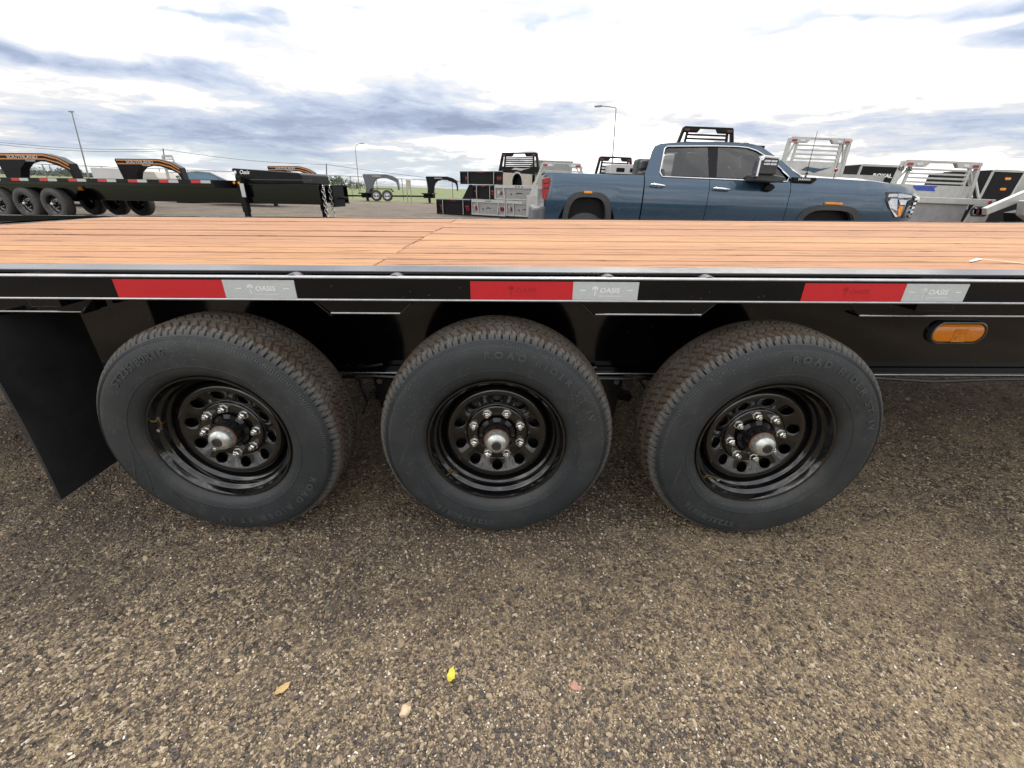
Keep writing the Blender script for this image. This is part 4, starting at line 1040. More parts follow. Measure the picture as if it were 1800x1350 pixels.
# ------------------------------------------------------------------ gooseneck necks
NECK = [(0, 0), (.06, .30), (-.06, 1.02), (-.02, 1.07), (1.45, 1.07), (1.85, .97), (2.15, .80), (2.18, .40), (2.16, .16), (2.10, .16), (2.08, .48), (2.02, .62), (1.85, .70), (1.45, .84), (1.05, .86), (.80, .80), (.60, .64), (.50, .42), (.46, 0)]
def gooseneck(label, px0, px1, ytop_, Y, m, txt, stripe, deckdir=-1, yaw=0, wheels=(), deck=6, rimm=None, group=None, sub='TRAILERS'):
    a = at(px0, ytop_, Y); b = at(px1, ytop_, Y); s = (b.x-a.x)/2.24; ztop = a.z
    zg = gz(a.x, Y); D = ztop-zg-1.07*s
    o = thing('gooseneck_trailer', label, 'trailer', (a.x+.06*s, Y, zg), yaw, False, group)
    mb = MB(); poly = [(x*s, D+z*s) for x, z in NECK]; mb.prism(poly, 0, .28*s); nk = mb.build('gooseneck', m, o, bevel=.01)
    if stripe:
        for z0, z1, mm in ((1.0, 1.045, ORANGE), (.895, .93, ORANGE)):
            mb = MB(); mb.prism([(.0, D+z0*s), (1.45*s, D+z0*s), (1.83*s, D+(z0-.1)*s), (2.12*s, D+(z0-.27)*s), (2.12*s, D+(z1-.27)*s), (1.85*s, D+(z1-.1)*s), (1.45*s, D+z1*s), (0, D+z1*s)], -.004, -.001); mb.build('stripe', mm, nk)
    if txt is None: MB().box(.55*s, 1.1*s, -.006, -.002, D+.94*s, D+.985*s).build('faded_decal', OFFW, nk)
    else: text_on(txt, .125*s, OFFW, nk, (.80*s, -.006, D+.965*s), sx=1.25, bold=.004, extrude=.002)
    if sub: text_on(sub, .06*s, OFFW, nk, (1.0*s, -.006, D+.865*s), sx=1.2, bold=.002, extrude=.002)
    x0, x1 = (-deck, .46*s) if deckdir < 0 else (-.1, deck)
    MB().box(x0, x1, -.9, 1.2, D-.08, D).build('deck', DK, o)
    MB().box(x0, x1, -.2, -.1, D-.36, D-.081).box(x0, x1, .4, .5, D-.36, D-.081).build('main_beam', DK, o)
    MB().box(.1*s, .25*s, -.45, -.3, .02, D-.081).build('jack', DK, o)
    for x in wheels:
        simple_wheel(o, x, -.9, .38, rimm=rimm); simple_wheel(o, x, 1.15, .38, rimm=rimm, face=1)
    return o
gooseneck('leftmost gooseneck trailer with black neck, orange stripes and white lettering', -14, 116, 268.5, 15.5, DK, 'SOUTHLAND', True, wheels=(-3, -3.9), group='gooseneck trailers behind the black trailer')
gooseneck('black and orange gooseneck trailer neck standing left of the silver truck rack', 200, 313, 278.5, 17.5, DK, 'SOUTHLAND', True, wheels=(-4, -4.9), group='gooseneck trailers behind the black trailer')
gooseneck('gooseneck trailer with only the orange striped top showing above the toolbox', 469, 551, 291.5, 22, DK, 'SOUTHLAND', True, deck=3, group='gooseneck trailers behind the black trailer')
WRIM = pmat('white_spoke_rim', (.62, .62, .62), .5)
def grey_gn():
    Y = 35; o = gooseneck('grey gooseneck trailer with white wheels parked on the far lot edge', 637, 699, 306, Y, GREYP, None, False, wheels=(), deck=.3, sub=None)
    z0 = 0
    xl = at(600, 343, Y).x-o.location.x; xr = at(750, 343, Y).x-o.location.x
    zd = at(690, 343.5, Y).z-o.location.z
    MB().box(xl, xr, -.3, -.2, zd-.1, zd).box(xl, xr, 1.2, 1.3, zd-.1, zd).build('side_frame', DK, o)
    for px in (663.5, 682.5): simple_wheel(o, at(px, 345, Y).x-o.location.x, -.35, .40, R=.40, rimm=WRIM)
    xa, xb = at(652, 340, Y).x-o.location.x, at(694, 340, Y).x-o.location.x
    MB().prism([(xa, .66), (xa+.15, .90), (xb-.15, .90), (xb, .66), (xb-.08, .66), (xb-.2, .84), (xa+.2, .84), (xa+.08, .66)], -.40, -.08).build('fender', DK, o)
grey_gn()
gooseneck('plain black gooseneck trailer neck right of the grey gooseneck trailer', 748, 804, 310, 35, DK, None, False, deck=.3, sub=None)

# ------------------------------------------------------------------ headache racks and truck beds
def rack(parent, x0, x1, z0, h, m, y=0., louv=4, panel=.30, logo=None, lights=True, slope=.16, name='headache_rack'):
    w_ = x1-x0; cx = (x0+x1)/2; wt = w_*(1-slope)/2; wb = w_/2; th = .09
    fr = MB()
    for s_ in (-1, 1):
        fr.prism([(cx+s_*wb, z0), (cx+s_*(wb-th), z0), (cx+s_*(wt-th), z0+h), (cx+s_*wt, z0+h-.03)], y, y+.12)
    zt = z0+h
    fr.prism([(cx-wt+.04, zt), (cx+wt-.04, zt), (cx+wt, zt-.05), (cx+wt-.01, zt-.155), (cx+wt*.42, zt-.155), (cx+wt*.33, zt-.05), (cx-wt*.33, zt-.05), (cx-wt*.42, zt-.155), (cx-wt+.01, zt-.155), (cx-wt, zt-.05)], y-.02, y+.10)
    zp = z0+h*panel
    if m is ALU:
        for s_ in (-1, 1): fr.prism([(cx+s_*(wb*.93), zp), (cx+s_*(wb*.93-.05), zp), (cx+s_*(wt*.80-.05), zt-.15), (cx+s_*wt*.80, zt-.15)], y+.02, y+.07)
    iw = wb*.72
    fr.prism([(cx-iw-.03, z0), (cx-iw+.03, z0), (cx-iw*.93+.03, zt-.12), (cx-iw*.93-.03, zt-.12)], y+.01, y+.08)
    fr.prism([(cx+iw-.03, z0), (cx+iw+.03, z0), (cx+iw*.93+.03, zt-.12), (cx+iw*.93-.03, zt-.12)], y+.01, y+.08)
    f = fr.build(name, m, parent, bevel=.006)
    if panel > 0:
        MB().box(cx-wb*.93, cx+wb*.93, y+.02, y+.05, z0, zp).build('rack_panel', m, f)
    for k in range(louv):
        z = zp+(zt-.17-zp)*(k+.6)/louv
        MB().box(cx-iw*.95, cx+iw*.95, y+.012, y+.075, z-.022, z+.022).build('louvre', m, f)
    if lights:
        for s_ in (-1, 1):
            for q, mm in ((.84, REDL if m is ALU else REDD), (.60, CLEARL if m is ALU else DK)):
                xx = cx+s_*wt*q; oval_loft([(.085, .033, y-.02), (.085, .033, y-.028), (.075, .025, y-.034)], xx, zt-.10, 20).build('lamp', mm, f)
    if logo:
        MB().prism([(cx-wb*.35, z0+.14*h), (cx-wb*.2, z0+.24*h), (cx+wb*.25, z0+.20*h), (cx+wb*.6, z0+.25*h), (cx+wb*.2, z0+.12*h), (cx+wb*.1, z0+.08*h), (cx-wb*.05, z0+.12*h)], y+.014, y+.019).build('emblem', logo, f)
    return f
def tail(parent, x0, x1, z0, z1, m, alu=True, y=0):
    w_ = x1-x0; h = z1-z0
    fr = MB()
    fr.box(x0, x1, y, y+.05, z1-.20*h, z1)                          # head rail
    fr.box(x0, x1, y, y+.05, z0, z0+.08*h)
    fr.prism([(x0, z0+.08*h), (x0+.03*w_, z0+.08*h), (x0+.02*w_, z1-.20*h), (x0, z1-.20*h)], y, y+.05)
    fr.prism([(x1, z0+.08*h), (x1-.03*w_, z0+.08*h), (x1-.02*w_, z1-.20*h), (x1, z1-.20*h)], y, y+.05)
    for s_ in (.20, .77): fr.prism([(x0+s_*w_, z0+.08*h), (x0+(s_+.025)*w_, z0+.08*h), (x0+(s_+.045 if s_ > .5 else s_-.0)*w_+.0, z1-.2*h), (x0+(s_+.02 if s_ > .5 else s_-.025)*w_, z1-.2*h)], y-.01, y+.05)
    f = fr.build('tail_frame', m, parent, bevel=.004)
    MB().box(x0+.03*w_, x1-.03*w_, y+.04, y+.055, z0+.08*h, z1-.20*h).build('tail_panel', ALUD if alu else DK, parent)
    for c in (.11, .88):
        for k in range(2 if c < .5 else 3):
            xx = x0+(c+(k-.5 if c < .5 else k-1)*.055)*w_
            oval_loft([(.022*w_, .15*h, y+.04), (.022*w_, .15*h, y+.025), (.015*w_, .12*h, y+.02)], xx, z0+.44*h, 16).build('tail_lamp', REDL if k else (CLEARL if alu else DK), parent)
    for k in range(3):
        MB().lathe([(.001, -.008), (.028, -.008), (.028, .004), (.001, .004)], 10, (x0+(.44+.06*k)*w_, y, z1-.1*h)).build('marker_lamp', REDL if not alu else DK, parent)
    if not alu:
        for q_ in (.19, .79): MB().box(x0+q_*w_, x0+q_*w_+.025, y-.018, y-.011, z0+.02, z1-.03).build('edge_strip', ALU, parent)
        MB().box(x0, x1, y-.006, y-.001, z1-.025, z1-.002).build('top_strip', ALU, parent)
    if alu:
        MB().prism([(x0+.42*w_, z0+.42*h), (x0+.47*w_, z0+.50*h), (x0+.53*w_, z0+.50*h), (x0+.58*w_, z0+.42*h), (x0+.56*w_, z0+.42*h), (x0+.50*w_, z0+.46*h), (x0+.44*w_, z0+.42*h)], y+.03, y+.04).build('hitch_arch', DK, parent)
        MB().lathe([(.001, -.01), (.03, -.01), (.03, .004), (.001, .004)], 10, (x0+.34*w_, y+.036, z0+.4*h)).build('plug_socket', DK, parent)
GB = 'truck beds stacked left of the blue truck'
def bed_at(label, p0, p1, ytp, ybt, Ya, Yb, m, alu, group=GB, depth=2.4, shelf=True):
    """a truck bed whose tail spans photo columns p0..p1, going from depth Ya to Yb"""
    A, B = at(p0, ybt[0], Ya), at(p1, ybt[1], Yb); wd = math.hypot(B.x-A.x, B.y-A.y); yaw = math.atan2(B.y-A.y, B.x-A.x)
    ztA = at(p0, ytp[0], Ya).z; h = ztA-A.z; sl = math.atan2(B.z-A.z, wd)
    o = thing('truck_bed', label, 'truck bed', (A.x, A.y, A.z), 0, False, group)
    o.matrix_world = Matrix.Translation(A) @ Matrix.Rotation(yaw, 4, 'Z') @ Matrix.Rotation(-sl, 4, 'Y')
    tail(o, 0, wd, 0, h, m, alu)
    MB().box(0, wd, .06, depth, h-.10, h-.004).build('deck', m, o)
    MB().box(0, .04, .06, depth, .10, h-.101).box(wd-.04, wd, .06, depth, .10, h-.101).build('side_skirt', m, o)
    return o, wd, h
ST = lambda px: 20.4-(px-768)*(20.4-18.0)/(957-768)
# bottom row
bed_at('black truck bed at ground level, left end of the bottom row', 768, 827, (349, 350), (376, 378.5), ST(768), ST(827), DK, False)
bed_at('bare aluminium truck bed in the middle of the bottom row', 829, 888, (349.5, 352), (377, 380.5), ST(829), ST(888), ALU, True)
bed_at('bare aluminium truck bed at the right end of the bottom row', 889, 957, (352, 355), (379, 384), ST(889), ST(957), ALU, True)
o, wd, h = bed_at('black truck bed in the middle row between black and aluminium beds', 831, 869, (324.5, 325), (350, 350.5), ST(831), ST(869), DK, False)
MB().prism([(-.62, 0), (-.02, 0), (-.02, h), (-.22, h)], .1, .14).build('side_panel', DK, o)
bed_at('aluminium truck bed on the middle row beside the blue truck tail', 869, 957, (325, 326.5), (350.5, 354), ST(869), ST(957), ALU, True)
bed_at('black truck bed on top of the stack with open front', 809, 884, (300.5, 303), (323.5, 324.5), ST(809), ST(884), DK, False)
# cream-sided bed with wheel arch and black rack
A, B = at(884, 325, ST(884)), at(934, 326, ST(934)); wd = (B-A).length; h = at(884, 303, ST(884)).z-A.z
o = thing('truck_bed', 'cream sided truck bed with wheel arch carrying a black headache rack', 'truck bed', tuple(A), 0, False, GB)
o.matrix_world = Matrix.Translation(A) @ Matrix.Rotation(math.atan2(B.y-A.y, B.x-A.x), 4, 'Z') @ Matrix.Rotation(.02, 4, 'Y')
arc = [(wd*.5+.24*cos(a), .10+.36*sin(a)) for a in [pi*k/14 for k in range(15)]]
MB().prism([(0, 0), (wd*.5-.24, 0)]+arc[::-1]+[(wd*.5+.24, 0), (wd, 0), (wd, h-.06), (0, h)], .0, .06).build('side_panel', BEIGE, o)
MB().prism([(wd*.5+.30*cos(a), .10+.42*sin(a)) for a in [pi*k/14 for k in range(15)]]+[(wd*.5+.24*cos(a), .10+.36*sin(a)) for a in [pi*k/14 for k in range(15)]][::-1], -.012, -.001).build('arch_lip', ALU, o)
MB().box(0, wd, .3, .34, .0, h-.08).build('inner_wall', DK, o)
MB().box(-.7, wd+.1, .062, 1.6, h-.06, h+.02).build('deck', DK, o)
rack(o, -.52, wd+.12, h+.021, at(905, 265, ST(905)).z-at(905, 301, ST(905)).z, DK, y=.5, louv=5, panel=.30, logo=ALU)
# aluminium rack bed behind, pale container
def rack_bed(label, p0, p1, yt, yb, Y, m, group='truck beds with headache racks', louv=4, panel=.3, logo=None, slope=.16, depth=2.0, yaw=0., base=True, lights=True):
    A, B = at(p0, yb, Y), at(p1, yb, Y); w_ = B.x-A.x; h = at(p0, yt, Y).z-A.z; cx = (A.x+B.x)/2; zg = gz(cx, Y)
    o = thing('truck_bed', label, 'truck bed', (cx, Y, zg), yaw, True, group)
    zb = A.z-zg-.026*0
    zb = (A.z+B.z)/2-zg
    rack(o, -w_/2, w_/2, zb, h, m, louv=louv, panel=panel, logo=logo, slope=slope, lights=lights)
    if base:
        hh = min(.55, zb*.55); dz_ = max(.02, zb-hh)
        MB().box(-w_*.56, w_*.56, -depth, -.01, zb-.10, zb-.004).build('deck', m, o)
        MB().box(-w_*.56, w_*.56, -depth-.03, -depth, dz_-.2, zb-.004).build('tail_panel', m, o)
        MB().box(-w_*.5, w_*.5, -depth+.05, -.05, 0, zb-.101).build('stack_block', DK, o)
    return o
c0 = at(938, 340, 24); c1 = at(985, 340, 24); zt = at(938, 283.5, 24).z
o = thing('shipping_container', 'pale green container standing behind the stacked truck beds', 'container', (c0.x, 24, gz(c0.x, 24)), 0, True)
hgt = zt-gz(c0.x, 24); wc = c1.x-c0.x+.5
MB().box(0, wc, 0, 6, .1, hgt).build('wall', CONT, o, bevel=.02)
for k in range(9): MB().box(.06+k*wc/9, .12+k*wc/9, -.025, -.001, .2, hgt-.1).build('rib', CONT, o)
MB().box(-.03, wc+.03, -.04, 6.02, hgt, hgt+.06).build('roof', CONT, o)
def alu_wide():
    return rack_bed('aluminium truck bed with rack, just left of the blue truck tail', 930, 1034, 286, 345, 17.2, ALU, louv=2, panel=.34, depth=.8, slope=.36)
alu_wide()
rack_bed('black headache rack bed seen above the blue truck cargo box', 1043, 1110, 275.5, 308, 17, DK, louv=4, panel=.0, logo=None, depth=1.5)
rack_bed('low black rack bed behind the rack above the cargo box', 1078, 1124, 288.5, 309, 20, DK, louv=2, panel=.0, depth=1.5)
rack_bed('black headache rack bed rising above the blue truck roof', 1183, 1287, 223, 262, 13.5, DK, louv=4, panel=.0, depth=1.5)
rack_bed('aluminium headache rack bed behind the blue truck windscreen', 1366, 1478, 241.5, 309, 13.5, ALU, louv=4, panel=.38, logo=BLUE, depth=1.5, slope=.04)
# dark folded bed behind cab gap, and white bed behind it
A = at(1124, 300, 16)
o = thing('truck_bed', 'white steel truck bed partly hidden behind the rack and truck cab', 'truck bed', (A.x, 16, gz(A.x, 16)), 0, True, 'truck beds with headache racks')
zz = at(1130, 290, 16).z-gz(A.x, 16)
MB().box(-1.1, .7, 0, 2, .3, zz).build('side_panel', PURE, o, bevel=.02)
for k in range(3): MB().box(-.9+k*.5, -.6+k*.5, -.01, -.001, zz-.25, zz-.12).build('latch', DK, o)
A = at(1128, 280, 9.2)
o = thing('tank', 'dark round cornered tank standing behind the blue truck cab', 'tank', (A.x, 9.6, gz(A.x, 9.6)), 0, True)
MB().box(-.02, .34, 0, .4, .2, at(1128, 278, 9.6).z-gz(A.x, 9.6)).build('tank', PLAST, o, bevel=.06)

# right hand cluster
def big_alu():
    Y = 11.2; o = rack_bed('big aluminium flatbed with rack and three red oval tail lamps, right of truck nose', 1548, 1700, 282.5, 366, Y, ALU, louv=4, panel=.50, logo=BLUE, slope=.12, depth=.1, base=False)
    M0 = o.matrix_world.inverted()
    a = M0 @ at(1620, 385, Y-.8); b = M0 @ at(1736, 385, Y-.8); zt_ = (M0 @ at(1700, 349, Y-.8)).z; zg_ = a.z
    y = a.y
    MB().box(a.x-1.0, b.x, y, y+.05, zt_-.14, zt_).build('tail_rail', ALU, o, bevel=.01)
    MB().prism([(b.x-.62, zg_-.3), (b.x-.04, zg_-.3), (b.x, zt_-.141), (b.x-.50, zt_-.141)], y, y+.05).build('lamp_panel', ALU, o, bevel=.01)
    MB().box(a.x-1.0, b.x-.62, y+.06, y+.09, zg_-.3, zt_-.141).build('tail_panel', ALUD, o)
    MB().box(a.x-1.0, b.x, y+.051, y+1.0, zt_-.10, zt_-.004).build('deck', ALU, o)
    rc_ = MB().prism([(b.x-.47+p[0], zt_-.29+p[1]) for p in [(q[0]+.17, q[1]) for q in oval(.25, .12, 28)]], y-.006, y-.001).build('lamp_recess', PLAST, o)
    for k in range(3): oval_loft([(.042, .09, y-.006), (.042, .09, y-.016), (.03, .075, y-.022)], b.x-.44+.14*k, zt_-.29, 20).build('tail_lamp', REDL if k else CLEARL, o)
    MB().lathe([(.001, -.012), (.045, -.012), (.045, .0), (.001, .0)], 16, (b.x-.14, y, zt_-.07)).build('marker_lamp', REDL, o)
    # side rails leaning back beside the rack
    for px in (1700, 1712):
        q0 = M0 @ at(px, 300, Y+.3); q1 = M0 @ at(px+8, 348, Y)
        MB().tube([tuple(q0), tuple(q1)], .03, 6).build('rack_stay', ALU, o)
    e0, e1 = M0 @ at(1606, 326, Y), M0 @ at(1646, 336, Y)
    MB().prism([(e0.x, e0.z), (e1.x, e0.z+.01), (e1.x-.08, e0.z-.05), (e1.x-.02, e0.z-.12), (e0.x+.15, e1.z), (e0.x+.05, e0.z-.06)], .012, .018).build('emblem', BLUEP, o)
    text_on('ROYAL', .13, DK, o, ((M0 @ at(1590, 297, Y)).x, -.03, (M0 @ at(1590, 297, Y-.03)).z), bold=.004)
big_alu()
def black_box(label, p0, p1, yt, yb, Y, txt, louv=0, txpos=.6):
    A, B = at(p0, yb, Y), at(p1, yb, Y); o = thing('truck_bed', label, 'truck bed', (A.x, Y, gz(A.x, Y)), 0, True, 'truck beds with headache racks')
    z0 = .1; z1 = at(p0, yt, Y).z-gz(A.x, Y); w_ = B.x-A.x
    MB().prism([(-.12, z0), (w_, z0), (w_, z1), (0, z1)], 0, 1.6).build('body', DK, o, bevel=.02)
    MB().prism([(-.03, z1-.05), (w_, z1-.05), (w_, z1+.01), (0, z1+.01)], -.02, .0).build('top_trim', ALU, o)
    MB().prism([(-.17, z0), (-.10, z0), (.02, z1-.06), (-.05, z1-.06)], -.02, -.001).build('edge_trim', ALU, o)
    if txt: text_on(txt, .15, WHITE, o, (w_*txpos, -.005, z1-.30), bold=.006, sx=1.3)
    for k in range(louv):
        MB().box(w_*.45, w_*.98, -.03, -.001, z1-.34-.13*k, z1-.31-.13*k).build('shelf_edge', ALU, o)
    for k in range(2 if louv else 0):
        oval_loft([(.09, .035, 0.0), (.09, .035, -.01)], w_*.22, z1-.22-.28*k, 16).build('lamp', AMB, o)
        oval_loft([(.09, .035, 0.0), (.09, .035, -.01)], w_*.44, z1-.22-.28*k, 16).build('lamp', CLEARL, o)
    return o
black_box('black service truck bed lettered in white, left of the big aluminium flatbed', 1503, 1572, 288.5, 320, 13.5, 'ROYAL', 0)
black_box('dark truck bed with chrome shelf edges behind the right aluminium bed', 1722, 1860, 298, 350, 12.5, None, 4)
black_box('small dark truck bed between the two aluminium racks at right', 1690, 1722, 301, 340, 14.5, None, 0)
def right_bed():
    Y = 9.6; A = at(1742, 386, Y); o = thing('truck_bed', 'aluminium truck bed cut off by the right picture edge, with sloped side rail', 'truck bed', (A.x, Y, gz(A.x, Y)), 0, True, 'truck beds with headache racks')
    M0 = o.matrix_world.inverted(); q = lambda px, py, dy=0: M0 @ at(px, py, Y+dy)
    P_ = [q(1733, 378), q(1733, 366), q(1800, 337), q(1900, 300), q(1900, 322), q(1800, 352)]
    MB().prism([(p.x, p.z) for p in P_], -.02, .10).build('side_rail', ALU, o, bevel=.01)
    P_ = [q(1779, 352), q(1776, 378), q(1790, 388), q(1900, 388), q(1900, 348)]
    MB().prism([(p.x, p.z) for p in P_], -.30, -.10).build('tail_panel', ALU, o, bevel=.03)
    p = q(1793, 355); MB().lathe([(.001, -.012), (.05, -.012), (.05, .0), (.001, .0)], 16, (p.x-.03, -.30, p.z)).build('marker_lamp', REDL, o)
    p = q(1799, 372); oval_loft([(.07, .10, -.30), (.07, .10, -.312), (.06, .09, -.32)], p.x-.03, p.z+.01, 20).build('tail_lamp', REDL, o)
    P_ = [q(1770, 347, .6), q(1795, 305, .6), q(1900, 300, .6), q(1900, 347, .6)]
    MB().prism([(p.x, p.z) for p in P_], .5, .55).build('front_panel', ALU, o)
    P_ = [q(1795, 395), q(1795, 375), q(1900, 352), q(1900, 395)]
    MB().prism([(p.x, p.z) for p in P_], .12, .4).build('underframe', DK, o)
right_bed()

# ------------------------------------------------------------------ left yard vehicles
def far_car():
    Y = 24; a = at(320, 315, Y); b = at(396, 318, Y); s = (b.x-a.x)/2.5
    o = thing('parked_car', 'dark grey car parked beyond the black trailer, only roof and windows showing', 'car', (a.x, Y, gz(a.x, Y)), 0, True)
    z = at(340, 298.5, Y).z-gz(a.x, Y); L = 4.6
    body = [(-.8, .3), (-.85, .75), (-.5, z*.66), (.35, z*.97), (.8, z), (1.5, z*.97), (2.4, z*.72), (3.4, z*.64), (3.8, z*.5), (3.85, .3)]
    MB().prism(body, 0, 1.8).build('body', DGREY, o, bevel=.08)
    MB().prism([(.0, z*.70), (.45, z*.92), (1.4, z*.92), (2.15, z*.72)], -.01, 0.0).build('window', GLASSF, o)
    for x in (0, 3.0): simple_wheel(o, x, -.02, .33, R=.33, rimm=ALU)
far_car()
def far_pickup():
    Y = 26; a = at(236, 318, Y); b = at(322, 318, Y)
    o = thing('pickup_truck', 'silver beige pickup truck partly hidden behind the striped gooseneck neck', 'truck', (a.x, Y, gz(a.x, Y)), 0, True)
    zt = at(260, 300, Y).z-gz(a.x, Y); w_ = b.x-a.x
    MB().prism([(0, .5), (0, zt*.72), (w_*.42, zt*.74), (w_*.45, zt*.74), (w_, zt*.74), (w_, .5)], 0, 1.9).build('body', SILV, o, bevel=.05)
    MB().prism([(w_*.0, zt*.721), (w_*.06, zt), (w_*.40, zt), (w_*.46, zt*.741)], .15, 1.75).build('cab', SILV, o, bevel=.05)
    for x in (w_*.35, w_*.92): simple_wheel(o, x, -.03, .4, R=.4, rimm=ALU)
    A = at(294, 318, 22); w2 = at(324, 318, 22).x-A.x; h = at(294, 272, 22).z-A.z
    r = thing('headache_rack', 'silver louvred truck rack between striped neck and grey car', 'rack', (A.x, 22, gz(A.x, 22)), 0, True)
    z0 = A.z-gz(A.x, 22)
    MB().prism([(0, z0-.5), (.0, z0+h*.9), (.08, z0+h), (.62*w2, z0+h), (w2, z0-.5), (w2-.1, z0-.5), (.58*w2, z0+h-.1), (.1, z0+h-.1), (.09, z0-.5)], 0, .08).build('frame', ALU, r)
    for k in range(6): MB().box(.09, w2*(.62+.05*(5-k)*.8), .01, .05, z0+h*(.32+.1*k), z0+h*(.32+.1*k)+.05).build('louvre', ALU, r)
    MB().box(-.2, w2+.3, .1, 1.8, z0-.62, z0-.5).build('deck', ALU, r); MB().box(0, w2, .2, 1.6, 0, z0-.621).build('stand', DK, r)
far_pickup()
Y = 34; a = at(163, 312, Y); b = at(200, 312, Y)
o = thing('box_trailer', 'white enclosed box trailer near the fence between the two striped necks', 'trailer', (a.x, Y, gz(a.x, Y)), 0, True)
zt = at(180, 294, Y).z-gz(a.x, Y)
MB().box(0, b.x-a.x+.6, 0, 2.2, .5, zt).build('body', PURE, o, bevel=.04)
simple_wheel(o, .8, -.05, .36, R=.36, rimm=ALU); simple_wheel(o, 1.7, -.05, .36, R=.36, rimm=ALU)

# ------------------------------------------------------------------ fence, poles, wires, sign
def fence():
    o = thing('chain_link_fence', 'grey chain link fence along the far edge of the lot', 'fence', (0, 0, 0), 0, False)
    pts = []
    for k in range(24):
        x = -50+k*2.35; y = 39.5+.09*(x+50)
        zt = gz(x, y)+1.85-.012*max(0, x+14); pts.append((x, y, gz(x, y)-.15, zt))
    first = None
    for x, y, z0, z1 in pts:
        MB().tube([(x, y, z0), (x, y, z1+.02)], .038, 6).build('post', POLE, o)
    MB().tube([(p[0], p[1], p[3]) for p in pts], .03, 6).build('top_rail', POLE, o)
    m = bpy.data.materials.new('chain_link'); m.use_nodes = True; t = NT(m.node_tree); b_ = t.n['Principled BSDF']
    x_, y_, z_ = t.sep(t.new('ShaderNodeTexCoord').outputs['Object'])
    p_ = t.m('PINGPONG', t.m('ADD', x_, z_), .04); q_ = t.m('PINGPONG', t.m('SUBTRACT', x_, z_), .04)
    al = t.m('LESS_THAN', t.m('MINIMUM', p_, q_), .0035)
    t.put(b_.inputs['Alpha'], al); b_.inputs['Base Color'].default_value = (.3, .31, .32, 1); b_.inputs['Metallic'].default_value = .5
    vs = []
    for x, y, z0, z1 in pts: vs += [(x, y, z0+.05), (x, y, z1)]
    MB().add(vs, [(2*i, 2*i+2, 2*i+3, 2*i+1) for i in range(len(pts)-1)]).build('wire_mesh', m, o, fix=False)
fence()
def lamp_post(name, label, pb, pt, Y, arm=None, cat='street lamp', r=.09, m=POLE):
    b = at(*pb, Y); t_ = at(*pt, Y); zg = gz(b.x, Y)-.2
    o = thing(name, label, cat, (b.x, Y, zg), 0, False)
    top = Vector((t_.x-b.x, 0, t_.z-zg))
    MB().tube([(0, 0, 0), tuple(top)], [r, r*.55], 8).build('pole', m, o, smooth=True)
    if arm:
        pts_ = [Vector((at(*p, Y).x-b.x, 0, at(*p, Y).z-zg)) for p in arm]
        MB().tube([tuple(top)]+[tuple(p) for p in pts_], r*.5, 6).build('arm', m, o, smooth=True)
        e = pts_[-1]; s_ = 1 if e.x > top.x else -1
        MB().prism([(e.x, e.z-.06), (e.x+s_*.65, e.z-.10), (e.x+s_*.75, e.z), (e.x, e.z+.08)], -.15, .15).build('lamp_head', m, o)
    return o, top
lamp_post('street_lamp', 'street lamp with curved arm standing behind the grey gooseneck trailer', (631, 330), (624.5, 262), 85, [(625.5, 257), (628.5, 253.5), (633, 252)])
lamp_post('street_lamp', 'tall street lamp with left pointing double arm above the blue truck cargo box', (1077, 300), (1083, 190), 48, [(1081, 189), (1070, 187.5), (1058, 186.5)], r=.085)
lamp_post('light_pole', 'tall leaning grey pole without an arm at the left', (152, 306), (126, 197), 70, None, 'pole', r=.11)
_b = bpy.data.objects['light_pole']; q = at(126, 197, 70); MB().box(q.x-_b.location.x-.35, q.x-_b.location.x+.25, -.15, .15, q.z-_b.location.z-.02, q.z-_b.location.z+.12).build('lamp_head', POLE, _b)
pA, tA = lamp_post('utility_pole', 'dark utility pole behind the silver louvred truck rack', (292, 312), (286.5, 261), 80, None, 'pole', r=.13, m=WOODP)
pB, tB = lamp_post('utility_pole', 'dark utility pole right of the black toolbox', (574, 330), (573.5, 288), 80, None, 'pole', r=.13, m=WOODP)
def wire(a, b, Ya, Yb, label, sag=1.):
    A, B = at(*a, Ya), at(*b, Yb); mb = MB(); pts_ = []
    for k in range(25):
        t_ = k/24; p = A.lerp(B, t_); p.z -= sag*4*t_*(1-t_); pts_.append(tuple(p))
    o = mb.tube(pts_, .028, 4).build('power_line', WOODP, None); tag(o, label, 'cable', 'power lines between the poles')
wire((-60, 243), (287, 262), 80, 80, 'power line running left from the pole behind the silver rack', .6)
wire((287, 262), (573.5, 289), 80, 80, 'power line between the two dark utility poles', .5)
wire((573.5, 289), (980, 331), 80, 95, 'power line running right from the pole by the toolbox', .5)
wire((-60, 246.5), (287, 265), 80, 80, 'lower power line left of the pole behind the silver rack', .7)
Y = 33; a = at(712, 316, Y)
o = thing('yard_sign', 'pale upright sign board on posts between grey and black goosenecks', 'sign', (a.x, Y, gz(a.x, Y)), 0, True)
zt = at(716, 316, Y).z-o.location.z; zb = at(716, 333, Y).z-o.location.z
MB().box(0, .36, 0, .05, zb, zt).build('board', BEIGE, o); MB().box(.02, .06, .05, .08, 0, zt).box(.30, .34, .05, .08, 0, zt).build('post', POLE, o)

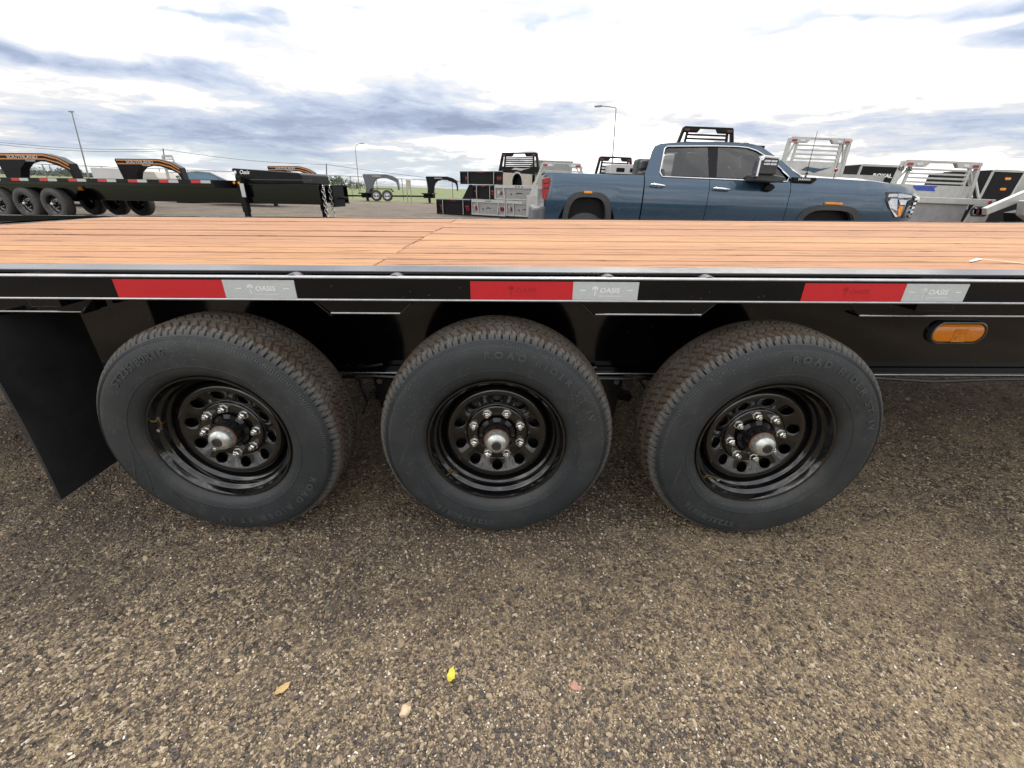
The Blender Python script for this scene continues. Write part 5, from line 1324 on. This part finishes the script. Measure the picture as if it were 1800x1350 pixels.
# ------------------------------------------------------------------ trees
def tree_mesh(h, w_, n, seed, conifer=False):
    r_ = random.Random(seed); vs = []; fs = []
    lobes = [(r_.uniform(-.5, .5)*w_, r_.uniform(-.3, .3)*w_, h*(.35+.6*r_.random()), r_.uniform(.16, .34)*w_) for _ in range(9)]
    for k in range(n):
        if conifer:
            z = h*(.12+.88*r_.random()**1.3); rr = w_*.5*(1-z/h)*r_.uniform(.4, 1.05); a = r_.uniform(0, 6.28); c = Vector((rr*cos(a), rr*sin(a), z))
        else:
            L_ = r_.choice(lobes); v = Vector((r_.gauss(0, 1), r_.gauss(0, 1), r_.gauss(0, 1))).normalized()*L_[3]*r_.uniform(.55, 1.1); v.z *= .75; c = Vector(L_[:3])+v
        s_ = w_*r_.uniform(.03, .07); u = Vector((r_.gauss(0, 1), r_.gauss(0, 1), r_.gauss(0, 1))).normalized(); v2 = u.orthogonal().normalized(); u2 = u.cross(v2)
        b = len(vs); vs += [c+v2*s_, c+u2*s_, c-v2*s_, c-u2*s_]; fs.append((b, b+1, b+2, b+3))
    me = bpy.data.meshes.new('crown'); me.from_pydata([tuple(v) for v in vs], [], fs); return me
def tree(px, ytp, Y, wpx, label, seed, conifer=False, n=420, ybase=None):
    a = at(px, ytp, Y); zg = terr(math.hypot(a.x-CAM.x, Y-CAM.y), math.atan2(a.x-CAM.x, Y-CAM.y))[2]
    h = a.z-zg; w_ = wpx*Y/813
    o = thing('pine_tree' if conifer else 'tree', label, 'tree', (a.x, Y, zg), 0, False, 'trees beyond the fence')
    MB().tube([(0, 0, 0), (.05*w_, 0, h*.4), (0, 0, h*.85)], [w_*.05, w_*.035, .02], 6).build('trunk', BARK, o)
    for k in range(3):
        a_ = k*2.1+seed; MB().tube([(0, 0, h*(.35+.1*k)), (w_*.25*cos(a_), w_*.25*sin(a_), h*(.6+.1*k))], [w_*.025, w_*.01], 5).build('limb', BARK, o)
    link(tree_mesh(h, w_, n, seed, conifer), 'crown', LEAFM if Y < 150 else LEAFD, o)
TL = [(583, 309, 105, 22, 'bushy tree left of the street lamp, the taller one'), (598, 312, 110, 22, 'rounded tree close to the left side of the street lamp'),
      (620, 318, 112, 15, 'small low tree behind the street lamp foot'), (632, 320, 108, 14, 'lowest bush like tree right beside the street lamp')]
for i, (px, yt, Y_, wp, lb) in enumerate(TL): tree(px, yt, Y_, wp, lb, 10+i, False, 500)
for i in range(9):
    px = 36+i*12.5; con = i in (3, 4, 6)
    tree(px, 293-(5 if con else 0)+(i % 3)*1.5, 220, 17 if not con else 9,
         ['far broadleaf tree on the left skyline', 'far conifer on the left skyline'][con]+[', first from the left edge', ', second from the left edge', ', third from the left edge', ', inside the first neck arch at its middle', ', right of the arch middle', ', between two skyline conifers', ', last conifer before the arch end', ', just past the arch end', ', nearest the leaning pole'][i], 30+i, con, 260)
# far wooded strip
mb = MB(); r_ = random.Random(5); vs = []; fs = []
for k in range(5200):
    px = r_.uniform(-250, 560); Y_ = r_.uniform(300, 330); p = at(px, 300, Y_); zg = gz(p.x, Y_)-.1
    hh = 4.4*(.6+.4*MN.noise((px*.03, 0, 0)))*r_.random(); s_ = r_.uniform(.5, 1.1)
    c = Vector((p.x, Y_, zg+hh)); u = Vector((r_.gauss(0, 1), r_.gauss(0, 1), r_.gauss(0, 1))).normalized(); v2 = u.orthogonal(); u2 = u.cross(v2); b = len(vs)
    vs += [c+v2*s_, c+u2*s_, c-v2*s_, c-u2*s_]; fs.append((b, b+1, b+2, b+3))
me = bpy.data.meshes.new('far_woodland'); me.from_pydata([tuple(v) for v in vs], [], fs); o = link(me, 'far_woodland', LEAFD)
tag(o, 'low far off strip of woodland along the horizon', None, None, 'stuff')
